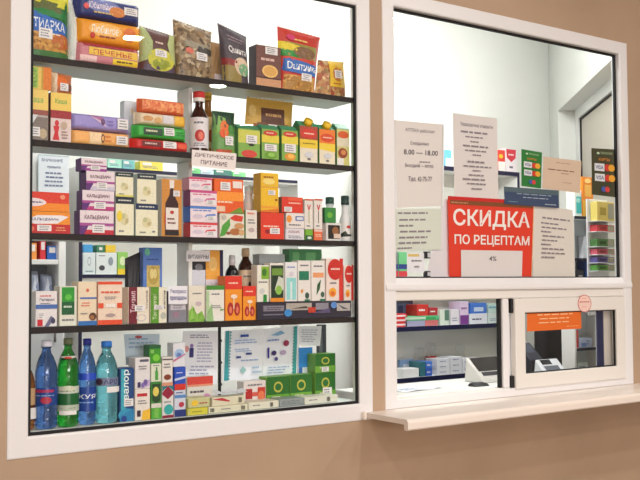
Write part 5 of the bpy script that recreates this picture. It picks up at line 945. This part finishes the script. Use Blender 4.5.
for a, b in ((251.5, 258.5), (271, 277)):
    q0 = at(425.5, b, PY); q1 = at(430, a, PY); m_ = MB(); m_.box(q0.x, q1.x, PY-.0032, PY+.012, q0.z, q1.z, M((26, 24, 40), .4), .001); m_.box(q0.x+.018-.012, q1.x-.002, PY-.0045, PY-.0032, q0.z+.004, q1.z-.004, M((200, 200, 206), .4), .0003)
    tag(m_.build('clip'), 'small black clip at the paper edge, %s of the two' % ('upper' if a < 260 else 'lower'), 'clip')
sheet('poster', 'bright red poster reading СКИДКА ПО РЕЦЕПТАМ behind the glass', 'poster', [(449.5, 277), (531.5, 276.5), (534, 201), (448.2, 196)], PY+.001-.003, M((224, 56, 34), .5), [
    R(.02, .9, .99, .955, (130, 70, 34)), L(.03, .905, .22, .945, 1, (200, 130, 90)), R(0, .955, 1, 1, (206, 30, 30)), T(.05, .60, .955, .85, 'СКИДКА', (246, 236, 232)), T(.06, .385, .955, .53, 'ПО РЕЦЕПТАМ', (246, 236, 232)), R(.99, 0, 1, 1, (240, 170, 120)), R(.13, 0, .87, .335, M((222, 214, 214), .7)), T(.46, .2, .55, .26, '4%', (90, 80, 90))])
sheet('notice', 'plain white sheet with small text beside the red poster', 'notice', [(533, 277), (575, 276.5), (573, 210), (533.5, 204)], PY+.004, (222, 214, 206), [
    L(.18, .8, .92, .86, 1, TX), L(.18, .73, .68, .78, 1, TX), L(.18, .67, .86, .72, 1, TX), L(.18, .61, .5, .66, 1, TX), L(.18, .55, .86, .6, 1, TX), L(.18, .49, .66, .54, 1, TX), L(.18, .43, .42, .48, 1, TX), L(.18, .37, .84, .42, 1, TX), L(.18, .31, .8, .36, 1, TX), L(.18, .25, .6, .3, 1, TX)])
sheet('banner', 'long slate blue strip with pale text above the red poster', 'banner', [(504.5, 204), (559, 208), (558.5, 190.5), (504, 186.5)], PY-.0045, (52, 70, 104), [R(0, .72, 1, 1, (80, 100, 110)), L(.2, .6, .9, .7, 1, (160, 180, 190)), L(.3, .42, .8, .5, 1, (200, 210, 220)), L(.06, .12, .26, .22, 1, (150, 190, 210)), L(.72, .1, .97, .2, 1, (190, 200, 210))], curl=0)
def visa(lab, cs, base):
    sheet('card_sign', lab, 'sign', cs, PY-.002, base, [E(.26, .9, .06, .025, (200, 220, 190)), T(.36, .88, .84, .93, 'ПРИНИМАЕМ', (170, 190, 150)), T(.28, .74, .72, .8, 'КАРТЫ', (226, 140, 50)),
        R(.1, .52, .5, .68, (226, 228, 232)), T(.14, .56, .46, .64, 'VISA', (40, 50, 120)), E(.62, .6, .13, .075, (210, 50, 40)), E(.78, .6, .13, .075, (238, 170, 50)),
        R(.1, .3, .5, .46, (226, 228, 232)), T(.14, .34, .46, .42, 'VISA', (40, 50, 120)), E(.62, .38, .13, .075, (210, 50, 40)), E(.78, .38, .13, .075, (238, 170, 50)),
        E(.44, .14, .1, .06, (60, 90, 170)), E(.58, .14, .1, .06, (206, 60, 60))], curl=0)
visa('green payment card sign with VISA marks left of the beige card', [(521.5, 186), (541, 188.5), (542, 152.5), (521.5, 149)], (34, 120, 50))
visa('dark olive payment card sign with VISA marks at the right frame', [(592, 194.5), (617, 197.5), (616, 149.5), (591.5, 148)], (62, 62, 36))
sheet('notice', 'beige card with three thin text lines beside the green sign', 'notice', [(542.5, 188.5), (580, 193), (581.5, 161), (543.5, 156.5)], PY-.0005, (216, 190, 168), [L(.3, .84, .9, .88, 1, (160, 120, 110)), L(.1, .6, .96, .66, 1, (120, 60, 60)), L(.46, .52, .7, .56, 1, (120, 60, 60)), L(.5, .24, .86, .28, 1, (170, 140, 130))], curl=.001)
# stickers on the sliding sash
def onsash(cs, Y, name, lab, col, pr): return sheet(name, lab, 'sticker', cs, Y, col, pr, thick=.0002, curl=0)
onsash([(527, 331.5), (581.5, 328.5), (581, 309.5), (527, 311.5)], .0015, 'sticker', 'orange sticker with pale text lines in the corner of the sliding sash', (222, 104, 30), [L(.16, .74, .88, .86, 1, (246, 200, 150)), L(.18, .54, .88, .66, 1, (246, 200, 150)), L(.16, .34, .9, .46, 1, (246, 200, 150)), L(.7, .12, .95, .2, 1, (240, 170, 110))])
mb = MB(); c = at(584.5, 303.5, -.0082); e = at(591.3, 303.5, -.0082); rx = e.x-c.x; rz_ = c.z-at(584.5, 312.3, -.0082).z
S = lambda u, v, off=0: ((u-.5)*2*rx, -off, (v-.5)*2*rz_)
prints(mb, S, [E(.5, .5, .5, .5, (196, 70, 64)), E(.5, .5, .46, .465, (240, 206, 196)), L(.12, .52, .9, .66, 1, (190, 60, 60)), L(.3, .74, .7, .84, 1, (230, 150, 140)), L(.3, .26, .7, .36, 1, (230, 150, 140))], base=.0002)
o = mb.build('sticker', loc=c); tag(o, 'round pink sticker with red rim on the upper rail of the sliding sash', 'sticker')
